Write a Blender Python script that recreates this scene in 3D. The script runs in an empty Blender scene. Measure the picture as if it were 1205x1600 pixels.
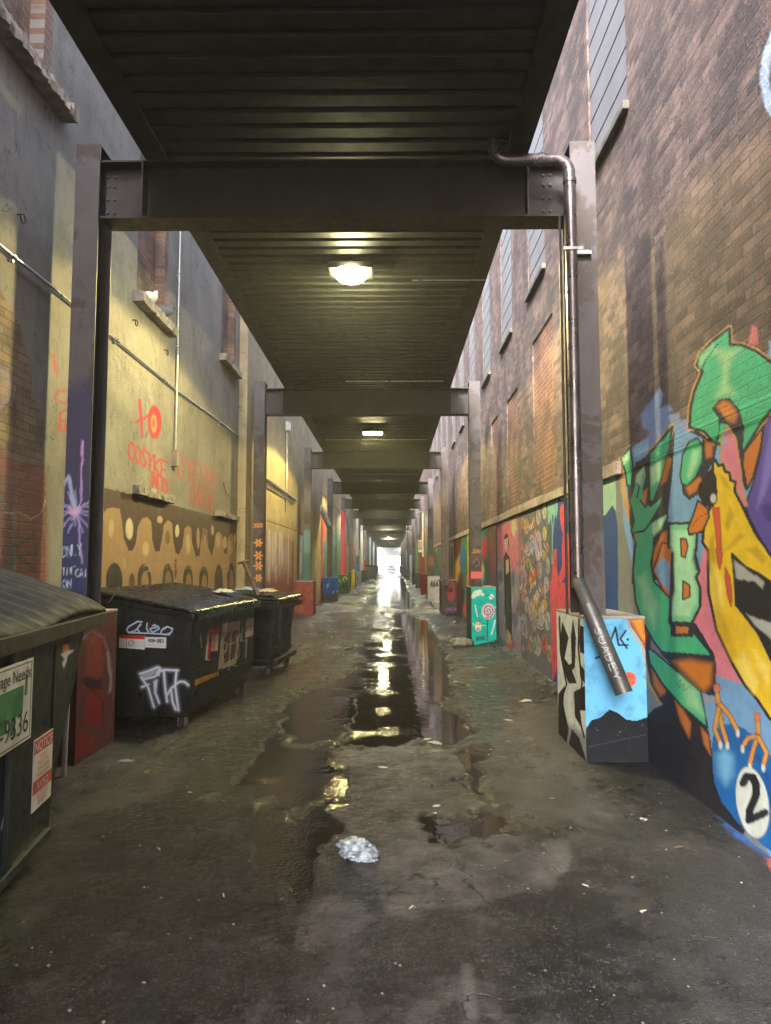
import bpy, bmesh, math, random
import numpy as np
from mathutils import Vector, Matrix
random.seed(7); np.random.seed(7)
S = bpy.context.scene
COL = S.collection
R = math.radians
# ------------------------------------------------------------------ camera
F, CX, CY, HC = 1080., 602.5, 800., 1.55        # focal length and centre in pixels of the 1205x1600 photograph
PITCH = math.atan(82 / F); YAW = -0.00923
cam_d = bpy.data.cameras.new('camera'); cam = bpy.data.objects.new('camera', cam_d); COL.objects.link(cam)
cam_d.sensor_fit = 'VERTICAL'; cam_d.sensor_height = 36; cam_d.sensor_width = 36
cam_d.lens = F / 1600 * 36; cam_d.clip_start = .05; cam_d.clip_end = 1500
cam.location = (0, 0, HC); cam.rotation_euler = (math.pi / 2 + PITCH, 0, -YAW)
S.camera = cam
# ------------------------------------------------------------------ light
DECK0 = -2; HAZE = 0.0021; HW = 11.
SKY = .15; SUN = 1.5; EXPO = 3.1
SPOT_W = 54.; SPOT_COL = (1.0, .78, .26)
w = bpy.data.worlds.new('World'); S.world = w; w.use_nodes = True
wn = w.node_tree; bg = wn.nodes['Background']
sk = wn.nodes.new('ShaderNodeTexSky'); sk.sky_type = 'NISHITA'; sk.sun_disc = False
sk.sun_elevation = R(38); sk.sun_rotation = R(200); sk.air_density = 1.0; sk.dust_density = 4.0; sk.ozone_density = 1.0
hs = wn.nodes.new('ShaderNodeHueSaturation'); hs.inputs['Saturation'].default_value = .8; wn.links.new(sk.outputs[0], hs.inputs['Color']); wn.links.new(hs.outputs[0], bg.inputs[0]); bg.inputs[1].default_value = SKY
sd = bpy.data.lights.new('sun', 'SUN'); sd.energy = SUN; sd.angle = R(14); sd.color = (1, .98, .95)
so = bpy.data.objects.new('sun', sd); COL.objects.link(so)
so.rotation_euler = Vector((-math.sin(R(200)) * math.cos(R(38)), -math.cos(R(200)) * math.cos(R(38)), -math.sin(R(38)))).to_track_quat('-Z', 'Y').to_euler()
S.view_settings.view_transform = 'Standard'; S.view_settings.look = 'None'
S.view_settings.exposure = EXPO; S.view_settings.gamma = 1
S.render.engine = 'CYCLES'
try:
    S.cycles.use_denoising = True; S.cycles.sample_clamp_indirect = 6; S.cycles.max_bounces = 8
    S.cycles.caustics_reflective = False; S.cycles.caustics_refractive = False
except Exception: pass

# ------------------------------------------------------------------ photo pixel <-> place
_f = np.array([math.sin(YAW) * math.cos(PITCH), math.cos(YAW) * math.cos(PITCH), math.sin(PITCH)])
_r = np.array([math.cos(YAW), -math.sin(YAW), 0.]); _u = np.cross(_r, _f)
def ray(x, y): return _f + _r * (x - CX) / F - _u * (y - CY) / F
def onX(x, y, X): r = ray(x, y); t = X / r[0]; return (X, r[1] * t, HC + r[2] * t)
def onY(x, y, Y): r = ray(x, y); t = Y / r[1]; return (r[0] * t, Y, HC + r[2] * t)
def onZ(x, y, Z=0): r = ray(x, y); t = (Z - HC) / r[2]; return (r[0] * t, r[1] * t, Z)
def project(P):
    d = P - np.array([0, 0, HC]); w_ = np.maximum(d @ _f, .05)
    return CX + F * (d @ _r) / w_, CY - F * (d @ _u) / w_

# ------------------------------------------------------------------ value noise
def vnoise(x, y, seed=0):
    rs = np.random.RandomState(seed); T = rs.rand(256, 256)
    xi = np.floor(x).astype(int); yi = np.floor(y).astype(int); fx = x - xi; fy = y - yi
    fx = fx * fx * (3 - 2 * fx); fy = fy * fy * (3 - 2 * fy)
    a = T[yi % 256, xi % 256]; b = T[yi % 256, (xi + 1) % 256]; c = T[(yi + 1) % 256, xi % 256]; d = T[(yi + 1) % 256, (xi + 1) % 256]
    return (a * (1 - fx) + b * fx) * (1 - fy) + (c * (1 - fx) + d * fx) * fy
def fbm(x, y, s=0, o=4):
    v = 0; a = .5
    for k in range(o): v = v + a * vnoise(x * 2 ** k + 13.7 * k, y * 2 ** k + 5.1 * k, s + k); a *= .5
    return v / (1 - .5 ** o)

# ------------------------------------------------------------------ painter: shapes on a cloud of points
def lin(c):
    c = np.array(c, float) / 255.
    l = np.where(c <= .04045, c / 12.92, ((c + .055) / 1.055) ** 2.4)
    if l.max() == l.min(): return l
    g = l @ np.array([.3, .6, .1]); return np.maximum(l * 1.10 - g * .10 - .006, .0012) * 1.05
def in_poly(x, y, P):
    P = np.asarray(P, float); ins = np.zeros(x.shape, bool); j = len(P) - 1
    for i in range(len(P)):
        xi, yi = P[i]; xj, yj = P[j]
        if yi != yj:
            ins ^= ((yi > y) != (yj > y)) & (x < (xj - xi) * (y - yi) / (yj - yi) + xi)
        j = i
    return ins
def seg_dist(x, y, P, closed=False):
    P = [tuple(p) for p in P]
    if closed: P = P + [P[0]]
    d = np.full(x.shape, 1e9)
    for (x0, y0), (x1, y1) in zip(P[:-1], P[1:]):
        dx, dy = x1 - x0, y1 - y0; L = dx * dx + dy * dy + 1e-12
        t = np.clip(((x - x0) * dx + (y - y0) * dy) / L, 0, 1)
        d = np.minimum(d, np.hypot(x - x0 - t * dx, y - y0 - t * dy))
    return d
class Painter:
    def __init__(s, x, y):
        s.x, s.y = x, y; s.c = np.zeros((len(x), 4))
    def _put(s, idx, m, col):
        col = lin(col); m = m[:, None]; c = s.c[idx]
        c[:, :3] = c[:, :3] * (1 - m) + col * m
        c[:, 3:] = np.maximum(c[:, 3:], m) if True else c[:, 3:]
        # colour under partial first coat: keep full colour
        first = (s.c[idx][:, 3] < .02); c[first, :3] = col
        s.c[idx] = c
    def _box(s, P, pad):
        P = np.asarray(P, float); lo = P.min(0) - pad; hi = P.max(0) + pad
        return np.nonzero((s.x > lo[0]) & (s.x < hi[0]) & (s.y > lo[1]) & (s.y < hi[1]))[0]
    def poly(s, P, col, ol=None, w=0, ol2=None, w2=0, a=1.):
        if ol2 is not None: s.stroke(list(P) + [P[0]], w2, ol2)
        i = s._box(P, 2)
        if len(i): s._put(i, in_poly(s.x[i], s.y[i], P) * float(a), col)
        if ol is not None: s.stroke(list(P) + [P[0]], w, ol)
    def soft(s, P, col, f=6., a=1.):
        i = s._box(P, f)
        if not len(i): return
        ins = in_poly(s.x[i], s.y[i], P); d = seg_dist(s.x[i], s.y[i], P, True)
        m = np.clip(np.where(ins, .5 + d / (2 * f), .5 - d / (2 * f)), 0, 1)
        s._put(i, m * m * (3 - 2 * m) * a, col)
    def stroke(s, P, w, col, f=.7, a=1.):
        i = s._box(P, w + f)
        if not len(i): return
        d = seg_dist(s.x[i], s.y[i], P)
        s._put(i, np.clip((w / 2 - d) / f + .5, 0, 1) * a, col)
    def ell(s, cx, cy, rx, ry, col, rot=0., f=.15, a=1., ol=None, w=1.):
        i = s._box([(cx - max(rx, ry) * 1.3, cy - max(rx, ry) * 1.3), (cx + max(rx, ry) * 1.3, cy + max(rx, ry) * 1.3)], 2)
        if not len(i): return
        dx, dy = s.x[i] - cx, s.y[i] - cy; c, n = math.cos(rot), math.sin(rot)
        r = np.hypot((dx * c + dy * n) / rx, (-dx * n + dy * c) / ry)
        if ol is not None:
            s._put(i, np.clip((1 + w / min(rx, ry) - r) / .1, 0, 1), ol)
        s._put(i, np.clip((1 - r) / f + .5, 0, 1) * a, col)
    def text(s, txt, o, adv, up, w, col, f=.7, a=1.):
        "hand-lettering: o = lower-left, adv = step of one letter, up = height of a letter"
        o = np.array(o, float); adv = np.array(adv, float); up = np.array(up, float)
        for k, ch in enumerate(txt):
            for pl in GLYPH.get(ch, ()):
                s.stroke([tuple(o + adv * (k + .8 * gx / 4) + up * gy / 6) for gx, gy in pl], w, col, f, a)
GLYPH = {
 'A': [[(0,0),(2,6),(4,0)],[(1,2),(3,2)]], 'B': [[(0,0),(0,6),(3,5.6),(3.4,4),(2.6,3.1),(0,3)],[(2.6,3.1),(4,2.2),(3.4,.4),(0,0)]],
 'C': [[(4,5),(2.4,6),(.4,4.6),(0,2),(1.6,0),(4,1)]], 'D': [[(0,0),(0,6),(2.6,5.4),(4,3),(2.6,.4),(0,0)]],
 'E': [[(4,6),(0,6),(0,0),(4,0)],[(0,3),(3,3)]], 'F': [[(4,6),(0,6),(0,0)],[(0,3.2),(3,3.2)]],
 'G': [[(4,5),(2,6),(0,3),(2,0),(4,1),(4,3),(2.4,3)]], 'H': [[(0,0),(0,6)],[(4,0),(4,6)],[(0,3),(4,3)]], 'I': [[(2,0),(2,6)]],
 'J': [[(1,6),(4,6),(3,1),(1.6,0),(0,1.4)]], 'K': [[(0,0),(0,6)],[(4,6),(0,2.8),(4,0)]], 'L': [[(0,6),(0,0),(3.6,0)]],
 'M': [[(0,0),(.4,6),(2,2),(3.6,6),(4,0)]], 'N': [[(0,0),(0,6),(4,0),(4,6)]], 'O': [[(2,6),(0,4.4),(0,1.6),(2,0),(4,1.6),(4,4.4),(2,6)]],
 'P': [[(0,0),(0,6),(3,6),(4,4.6),(3,3),(0,3)]], 'R': [[(0,0),(0,6),(3,6),(3.8,4.6),(3,3.2),(0,3)],[(1.6,3),(4,0)]],
 'S': [[(4,5.2),(2,6),(.3,4.8),(2,3),(3.8,1.6),(2,0),(0,1)]], 'T': [[(0,6),(4,6)],[(2,6),(2,0)]], 'U': [[(0,6),(0,1.6),(2,0),(4,1.6),(4,6)]],
 'V': [[(0,6),(2,0),(4,6)]], 'W': [[(0,6),(1,0),(2,4),(3,0),(4,6)]], 'X': [[(0,0),(4,6)],[(0,6),(4,0)]], 'Y': [[(0,6),(2,3),(4,6)],[(2,3),(2,0)]],
 'Z': [[(0,6),(4,6),(0,0),(4,0)]], '2': [[(0,4.6),(1.6,6),(3.6,5),(3.4,3.4),(0,0),(4,0)]], '4': [[(3,0),(3,6),(0,2),(4,2)]],
 '8': [[(2,3.2),(.4,4.6),(2,6),(3.6,4.6),(2,3.2),(0,1.6),(2,0),(4,1.6),(2,3.2)]], '6': [[(3.6,6),(.6,3.4),(.4,1),(2,0),(3.8,1.4),(2.4,3),(.6,2)]],
 '0': [[(2,6),(0,4.4),(0,1.6),(2,0),(4,1.6),(4,4.4),(2,6)]], '1': [[(1,5),(2,6),(2,0)]], '.': [[(1.8,0),(2.2,.3)]], '-': [[(.5,3),(3.5,3)]]}

# ------------------------------------------------------------------ objects
def link(o, parent=None):
    COL.objects.link(o)
    if parent is not None:
        o.parent = parent; o.matrix_parent_inverse = Matrix.Identity(4)
    return o
def tag(o, label=None, cat=None, group=None, kind=None):
    if label: o['label'] = label
    if cat: o['category'] = cat
    if group: o['group'] = group
    if kind: o['kind'] = kind
    return o
def thing(name, label, cat, loc=(0, 0, 0), rz=0., group=None):
    o = bpy.data.objects.new(name, None); o.empty_display_size = .1; link(o)
    o.location = loc; o.rotation_euler = (0, 0, rz)
    return tag(o, label, cat, group)
class MB:
    def __init__(s): s.v = []; s.f = []; s.m = []; s.sm = []
    def add(s, V, Fc, m=0, smooth=False):
        b = len(s.v); s.v += [tuple(p) for p in V]; s.f += [tuple(b + i for i in f) for f in Fc]
        s.m += [m] * len(Fc); s.sm += [smooth] * len(Fc); return s
    def box(s, x0, x1, y0, y1, z0, z1, m=0):
        V = [(x, y, z) for z in (z0, z1) for y in (y0, y1) for x in (x0, x1)]
        return s.add(V, [(0, 2, 3, 1), (4, 5, 7, 6), (0, 1, 5, 4), (2, 6, 7, 3), (0, 4, 6, 2), (1, 3, 7, 5)], m)
    def bbox(s, c, ax, ay, az, m=0):       # box from centre and three half-axis vectors
        c, ax, ay, az = map(Vector, (c, ax, ay, az))
        V = [c + i * ax + j * ay + k * az for k in (-1, 1) for j in (-1, 1) for i in (-1, 1)]
        return s.add(V, [(0, 2, 3, 1), (4, 5, 7, 6), (0, 1, 5, 4), (2, 6, 7, 3), (0, 4, 6, 2), (1, 3, 7, 5)], m)
    def tube(s, pts, r, n=10, m=0, cap=True, r2=None):
        pts = [Vector(p) for p in pts]; V = []; K = len(pts); nrm = None
        for i, p in enumerate(pts):
            t = ((pts[min(i + 1, K - 1)] - p).normalized() + (p - pts[max(i - 1, 0)]).normalized()).normalized()
            if nrm is None: nrm = t.orthogonal().normalized()
            nrm = (nrm - t * nrm.dot(t)).normalized(); b = t.cross(nrm)
            rr = r if r2 is None else r + (r2 - r) * i / (K - 1)
            V += [p + rr * (math.cos(a) * nrm + math.sin(a) * b) for a in [2 * math.pi * k / n for k in range(n)]]
        Fc = [(i * n + k, i * n + (k + 1) % n, (i + 1) * n + (k + 1) % n, (i + 1) * n + k) for i in range(K - 1) for k in range(n)]
        s.add(V, Fc, m, True)
        if cap:
            s.add(V[:n], [tuple(reversed(range(n)))], m); s.add(V[-n:], [tuple(range(n))], m)
        return s
    def prism(s, prof, a, b, axis='x', m=0):   # profile extruded along an axis; profile is in the two other axes, in order
        def P(u, v, t): return {'x': (t, u, v), 'y': (u, t, v), 'z': (u, v, t)}[axis]
        n = len(prof); V = [P(u, v, a) for u, v in prof] + [P(u, v, b) for u, v in prof]
        Fc = [(i, (i + 1) % n, n + (i + 1) % n, n + i) for i in range(n)] + [tuple(reversed(range(n))), tuple(range(n, 2 * n))]
        return s.add(V, Fc, m)
    def ball(s, c, rx, ry, rz, m=0, nu=12, nv=8, rot=None):
        V = []; c = Vector(c)
        for j in range(nv + 1):
            ph = math.pi * j / nv
            for i in range(nu):
                a = 2 * math.pi * i / nu; p = Vector((rx * math.sin(ph) * math.cos(a), ry * math.sin(ph) * math.sin(a), rz * math.cos(ph)))
                if rot: p = rot @ p
                V.append(c + p)
        return s.add(V, [(j * nu + i, j * nu + (i + 1) % nu, (j + 1) * nu + (i + 1) % nu, (j + 1) * nu + i) for j in range(nv) for i in range(nu)], m, True)
    def build(s, name, mats, parent=None, bevel=0.):
        me = bpy.data.meshes.new(name); me.from_pydata(s.v, [], s.f)
        if not isinstance(mats, (list, tuple)): mats = [mats]
        for q in mats: me.materials.append(q)
        me.polygons.foreach_set('material_index', s.m); me.polygons.foreach_set('use_smooth', s.sm)
        bm = bmesh.new(); bm.from_mesh(me); bmesh.ops.recalc_face_normals(bm, faces=bm.faces)
        if bevel:
            bmesh.ops.remove_doubles(bm, verts=bm.verts, dist=1e-5)
            es = [e for e in bm.edges if len(e.link_faces) == 2 and e.calc_face_angle(0) > .6]
            bmesh.ops.bevel(bm, geom=es, offset=bevel, segments=2, affect='EDGES', profile=.6)
        bm.to_mesh(me); bm.free()
        o = bpy.data.objects.new(name, me); return link(o, parent)
def grid_mesh(name, U, Vv, fn, mat, parent=None, paint=None, smooth=True, attrs=None, flip=False):
    "a sheet: fn(u,v)->(N,3); paint(points)->(N,4)"
    nu, nv = len(U), len(Vv); uu, vv = np.meshgrid(U, Vv); P = fn(uu.ravel(), vv.ravel())
    a = (np.arange(nv - 1)[:, None] * nu + np.arange(nu - 1)[None, :]).ravel()
    q = np.stack([a, a + 1, a + nu + 1, a + nu] if not flip else [a, a + nu, a + nu + 1, a + 1], 1)
    me = bpy.data.meshes.new(name)
    me.vertices.add(len(P)); me.vertices.foreach_set('co', P.astype(np.float32).ravel())
    me.loops.add(q.size); me.loops.foreach_set('vertex_index', q.astype(np.int32).ravel())
    me.polygons.add(len(q)); me.polygons.foreach_set('loop_start', np.arange(0, q.size, 4, dtype=np.int32))
    me.update(calc_edges=True)
    me.polygons.foreach_set('use_smooth', [smooth] * len(q))
    if paint is not None:
        at = me.color_attributes.new('paint', 'FLOAT_COLOR', 'POINT'); at.data.foreach_set('color', paint(P).astype(np.float32).ravel())
    for nm, arr in (attrs or {}).items():
        at = me.color_attributes.new(nm, 'FLOAT_COLOR', 'POINT'); at.data.foreach_set('color', arr(P).astype(np.float32).ravel())
    me.materials.append(mat); me.update()
    return link(bpy.data.objects.new(name, me), parent)
def text_mb(mb, body, size, o, ex, ey, m=1, align='LEFT', bold=0.):
    "flat lettering added to a mesh builder: o = origin, ex = reading direction, ey = up"
    cu = bpy.data.curves.new('t', 'FONT'); cu.body = body; cu.size = size; cu.align_x = align; cu.offset = bold
    ob = bpy.data.objects.new('t', cu); COL.objects.link(ob); dg = bpy.context.evaluated_depsgraph_get(); dg.update()
    me = bpy.data.meshes.new_from_object(ob.evaluated_get(dg)); o, ex, ey = Vector(o), Vector(ex).normalized(), Vector(ey).normalized()
    mb.add([o + ex * v.co.x + ey * v.co.y for v in me.vertices], [tuple(p.vertices) for p in me.polygons], m)
    bpy.data.objects.remove(ob); bpy.data.meshes.remove(me)

# ------------------------------------------------------------------ materials
class NT:
    def __init__(s, name):
        s.mat = bpy.data.materials.new(name); s.mat.use_nodes = True; s.t = s.mat.node_tree; s.n = s.t.nodes
        s.bsdf = s.n['Principled BSDF']; s.tc = s.n.new('ShaderNodeTexCoord')
    def new(s, ty, ins=None, **kw):
        nd = s.n.new(ty)
        for k, v in kw.items(): setattr(nd, k, v)
        for k, v in (ins or {}).items(): s.set(nd.inputs[k], v)
        return nd
    def set(s, sock, v):
        if hasattr(v, 'is_linked') or hasattr(v, 'links'): s.t.links.new(v, sock)
        else:
            if isinstance(v, (tuple, list)) and len(v) == 3 and sock.type == 'RGBA': v = (*v, 1)
            sock.default_value = v
    def noise(s, scale, detail=4, rough=.55, vec=None, dist=0.):
        return s.new('ShaderNodeTexNoise', {'Vector': vec or s.tc.outputs['Object'], 'Scale': scale, 'Detail': detail, 'Roughness': rough, 'Distortion': dist}).outputs['Fac']
    def ramp(s, v, stops):
        r = s.new('ShaderNodeValToRGB', {'Fac': v}); e = r.color_ramp.elements
        while len(e) < len(stops): e.new(.5)
        for k, (p, c) in enumerate(stops):
            e[k].position = p; e[k].color = (*c, 1) if isinstance(c, tuple) else (c, c, c, 1)
        return r.outputs['Color']
    def mix(s, f, a, b, mode='MIX'):
        m = s.new('ShaderNodeMix', data_type='RGBA', blend_type=mode)
        s.set(m.inputs[0], f); s.set(m.inputs[6], a); s.set(m.inputs[7], b); return m.outputs[2]
    def math(s, op, a, b=0., c=None, clamp=False):
        m = s.new('ShaderNodeMath', operation=op, use_clamp=clamp); s.set(m.inputs[0], a); s.set(m.inputs[1], b)
        if c is not None: s.set(m.inputs[2], c)
        return m.outputs[0]
    def mapr(s, v, a, b, c=0., d=1.):
        return s.new('ShaderNodeMapRange', {0: v, 1: a, 2: b, 3: c, 4: d}).outputs[0]
    def bump(s, h, strength=.5, dist=.01, normal=None):
        b = s.new('ShaderNodeBump', {'Height': h, 'Strength': strength, 'Distance': dist})
        if normal is not None: s.set(b.inputs['Normal'], normal)
        return b.outputs[0]
    def out(s, color=None, rough=None, normal=None, metal=None, spec=None):
        for k, v in (('Base Color', color), ('Roughness', rough), ('Normal', normal), ('Metallic', metal), ('Specular IOR Level', spec)):
            if v is not None: s.set(s.bsdf.inputs[k], v)
        return s.mat
def m_plain(name, col, rough=.6, metal=0., var=.25, scale=6., bump=.15, bscale=60., dirt=None, streak=False, rv=.12):
    t = NT(name); n = t.noise(scale, 5); c = t.mix(t.mapr(n, .3, .7, 0, 1), tuple(x * (1 - var) for x in col), tuple(min(1, x * (1 + var)) for x in col))
    if streak:
        mp = t.new('ShaderNodeMapping', {'Vector': t.tc.outputs['Object'], 'Scale': (9, 9, .5)})
        c = t.mix(t.mapr(t.noise(2.2, 5, .6, mp.outputs[0]), .48, .75, 0, .6), c, dirt or (.1, .07, .05))
    elif dirt: c = t.mix(t.mapr(t.noise(2.3, 6, .65), .5, .72, 0, .8), c, dirt)
    r = t.mapr(t.noise(11., 4), .3, .7, max(.05, rough - rv), min(1, rough + rv))
    return t.out(c, r, t.bump(t.noise(bscale, 4), bump, .01), metal)
def brick_nodes(t, c1=(.235, .16, .14), c2=(.085, .058, .056), mort=(.13, .12, .115), bw=.215, rh=.0677, seed=0.):
    sx = t.new('ShaderNodeSeparateXYZ', {0: t.tc.outputs['Object']}); cb = t.new('ShaderNodeCombineXYZ', {0: t.math('ADD', sx.outputs[1], seed), 1: sx.outputs[2], 2: 0.})
    wob = t.new('ShaderNodeTexNoise', {'Vector': cb.outputs[0], 'Scale': 7., 'Detail': 2.})
    vec = t.new('ShaderNodeVectorMath', {0: cb.outputs[0], 1: t.new('ShaderNodeVectorMath', {0: wob.outputs['Color'], 3: .012}, operation='SCALE').outputs[0]}, operation='ADD').outputs[0]
    b = t.new('ShaderNodeTexBrick', {'Vector': vec, 'Color1': c1, 'Color2': c2, 'Mortar': mort, 'Scale': 1., 'Mortar Size': .0062, 'Mortar Smooth': .35, 'Bias': 0., 'Brick Width': bw, 'Row Height': rh}, offset=.5)
    n = t.noise(2.2, 6, .6); n2 = t.noise(38., 4, .7)
    c = t.mix(t.mapr(n, .42, .62, 0, .75), b.outputs['Color'], (.06, .05, .05))
    c = t.mix(t.mapr(n2, .57, .72, 0, .5), c, (.34, .29, .27))
    h = t.math('ADD', t.math('MULTIPLY', b.outputs['Fac'], -1.), t.math('MULTIPLY', n2, .7))
    return c, h, b.outputs['Fac']
def m_brick(name, painted=True, **kw):
    t = NT(name); c, h, fac = brick_nodes(t, **kw); r = .85
    if painted:
        zz = t.new('ShaderNodeSeparateXYZ', {0: t.tc.outputs['Object']}).outputs[2]; h = t.math('MULTIPLY', h, t.mapr(zz, 2.32, 2.36, .02, 1.))
        a = t.new('ShaderNodeAttribute', attribute_name='paint')
        wear = t.math('MULTIPLY', a.outputs['Alpha'], t.mapr(t.noise(55., 4, .7), .3, .42, .72, 1.), clamp=True)
        pc = t.mix(t.mapr(t.noise(9., 5), .3, .7, 0, .22), a.outputs['Color'], (.04, .036, .036))
        c = t.mix(wear, c, pc); r = t.mapr(wear, 0, 1, .85, .72)
    return t.out(c, r, t.bump(h, .9, .016), spec=.25)
def m_stucco(name, base=(.235, .218, .188), painted=True, expose=True, dark=(.105, .095, .085)):
    t = NT(name); n = t.noise(1.1, 10, .70, dist=.4); n2 = t.noise(5., 9, .74)
    mp = t.new('ShaderNodeMapping', {'Vector': t.tc.outputs['Object'], 'Scale': (3, 3, .22)})
    st = t.noise(2.6, 6, .65, mp.outputs[0])
    c = t.mix(t.mapr(n, .38, .64), tuple(x * 1.12 for x in base), tuple(x * .72 for x in base))
    c = t.mix(t.mapr(n2, .55, .66, 0, .42), c, dark); c = t.mix(t.mapr(t.noise(16., 6, .8), .60, .64, 0, .5), c, tuple(min(1, x * 1.45) for x in base)); c = t.mix(t.mapr(st, .52, .72, 0, .4), c, tuple(x * .8 for x in dark))
    cr = t.new('ShaderNodeTexVoronoi', {'Vector': t.tc.outputs['Object'], 'Scale': 1.1}, feature='DISTANCE_TO_EDGE'); 
    wv = t.new('ShaderNodeVectorMath', {0: t.tc.outputs['Object'], 1: t.new('ShaderNodeVectorMath', {0: t.new('ShaderNodeTexNoise', {'Vector': t.tc.outputs['Object'], 'Scale': 2.5, 'Detail': 5.}).outputs['Color'], 3: .9}, operation='SCALE').outputs[0]}, operation='ADD')
    t.set(cr.inputs['Vector'], wv.outputs[0]); crk = t.mapr(cr.outputs['Distance'], .0, .011, 1, 0)
    c = t.mix(t.math('MULTIPLY', crk, t.mapr(n2, .45, .6)), c, (.06, .05, .045))
    h = t.math('ADD', t.math('MULTIPLY', t.noise(24., 6, .7), 1.), t.math('MULTIPLY', n2, 2.)); r = .88
    if painted:
        a = t.new('ShaderNodeAttribute', attribute_name='paint'); al = t.math('MULTIPLY', a.outputs['Alpha'], t.mapr(t.noise(45., 5, .7), .28, .42, .6, 1.), clamp=True)
        pc = t.mix(t.mapr(t.noise(7., 6), .4, .75, 0, .25), a.outputs['Color'], (.08, .07, .06)); c = t.mix(al, c, pc); r = t.mapr(al, 0, 1, .88, .6)
    if expose:
        e = t.new('ShaderNodeAttribute', attribute_name='expose'); bc, bh, _ = brick_nodes(t, c1=(.33, .24, .14), c2=(.2, .14, .08), mort=(.15, .13, .1))
        if painted: bc = t.mix(t.math('MULTIPLY', a.outputs['Alpha'], .85), bc, a.outputs['Color'])
        c = t.mix(e.outputs['Fac'], c, bc); mh = t.new('ShaderNodeMix', {0: e.outputs['Fac'], 2: h, 3: t.math('MULTIPLY', bh, 2.5)}); h = mh.outputs[0]
    return t.out(c, r, t.bump(h, .5, .012))
def m_vpaint(name, rough=.5, bump=.15, base=(.3, .3, .3)):
    t = NT(name); a = t.new('ShaderNodeAttribute', attribute_name='paint')
    c = t.mix(a.outputs['Alpha'], base, a.outputs['Color']); c = t.mix(t.mapr(t.noise(8., 6, .65), .48, .72, 0, .5), c, (.022, .019, .018)); c = t.mix(t.mapr(t.noise(11., 8, .75), .63, .65, 0, .9), c, (.2, .185, .165))
    return t.out(c, rough, t.bump(t.noise(50., 5, .6), bump, .01), spec=.25)
def m_emit(name, col, st):
    t = NT(name); t.set(t.bsdf.inputs['Emission Color'], col); t.bsdf.inputs['Emission Strength'].default_value = st
    return t.out(col, .4)
BRICK = m_brick('painted_brown_brick'); BRICK0 = m_brick('brown_brick', False); BRICKR = m_brick('red_infill_brick', False, c1=(.24, .105, .07), c2=(.17, .08, .06), mort=(.3, .24, .2), bw=.2, seed=.07)
BRICKO = m_brick('old_orange_brick', False, c1=(.3, .17, .11), c2=(.2, .12, .085), mort=(.3, .28, .25))
STUC = m_stucco('painted_tan_stucco'); STUC0 = m_stucco('tan_stucco', painted=False, expose=False); STUC20 = m_stucco('ochre_stucco', (.36, .29, .17), painted=False, expose=False); STUC2 = m_stucco('painted_ochre_stucco', (.36, .29, .17), expose=False)
STONE = m_plain('rough_sill_stone', (.3, .26, .21), .9, var=.4, scale=9, bump=.6, bscale=35, dirt=(.09, .07, .06))
BEAM = m_plain('beam_steel', (.03, .027, .03), .55, .25, var=.25, scale=3, bump=.12, bscale=90, dirt=(.05, .03, .022), streak=True)
STEEL = m_plain('painted_steel', (.055, .05, .058), .48, .25, var=.2, scale=3, bump=.12, bscale=90, dirt=(.10, .055, .04), streak=True)
DECK = m_plain('deck_steel', (.017, .0155, .014), .6, .3, var=.3, scale=3, bump=.1, dirt=(.03, .022, .016))
GIRD = m_plain('girder_steel', (.014, .0125, .012), .6, .2, var=.3, scale=3, dirt=(.018, .013, .011))
GALV = m_plain('galvanised_pipe', (.36, .37, .37), .35, .8, var=.15, scale=12, bump=.05)
PIPE = m_plain('drain_pipe_metal', (.17, .15, .16), .33, .75, var=.35, scale=7, bump=.1, dirt=(.08, .05, .04), streak=True)
SIDING = NT('grey_siding')
_sx = SIDING.new('ShaderNodeSeparateXYZ', {0: SIDING.tc.outputs['Object']})
SIDING = SIDING.out(SIDING.mix(SIDING.mapr(SIDING.noise(1.6, 6), .35, .7, 0, .8), (.165, .16, .165), (.115, .11, .115)), .6, SIDING.bump(SIDING.noise(20., 4), .1))
CONC = m_plain('cast_concrete', (.3, .28, .25), .85, var=.25, bump=.3, dirt=(.12, .1, .085))
BLACKM = m_plain('black_enamel', (.007, .0075, .009), .3, .1, var=.4, scale=3, bump=.02, bscale=5, dirt=(.011, .010, .0095), rv=.04)
GREENM = m_plain('dark_green_enamel', (.008, .0165, .0145), .42, .1, var=.35, scale=6, bump=.08, bscale=20, dirt=(.025, .023, .02), streak=True)
LIDM = m_plain('black_lid_plastic', (.012, .0125, .015), .24, 0, var=.4, scale=5, bump=.06, bscale=14, dirt=(.03, .028, .027))
RUBBER = m_plain('caster_rubber', (.03, .03, .03), .7)
WHITEP = m_plain('white_print', (.62, .62, .6), .5, var=.15, dirt=(.3, .28, .26)); REDP = m_plain('red_print', (.45, .05, .05), .5)
DARKP = m_plain('black_print', (.02, .02, .02), .5); GREENP = m_plain('green_print', (.04, .16, .07), .5, var=.4); YELP = m_plain('yellow_print', (.6, .4, .08), .5, dirt=(.3, .2, .06))
SPRAY = m_plain('white_spray_paint', (.5, .53, .58), .5, var=.12); GREYP = m_plain('grey_print', (.4, .36, .33), .6, var=.3, scale=20)
LENS = m_emit('lamp_lens', (1, .95, .5), 70.); LENS2 = m_emit('strip_lens', (1, .88, .42), 60.)
WIN = m_plain('window_glass', (.05, .06, .07), .12)
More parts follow.
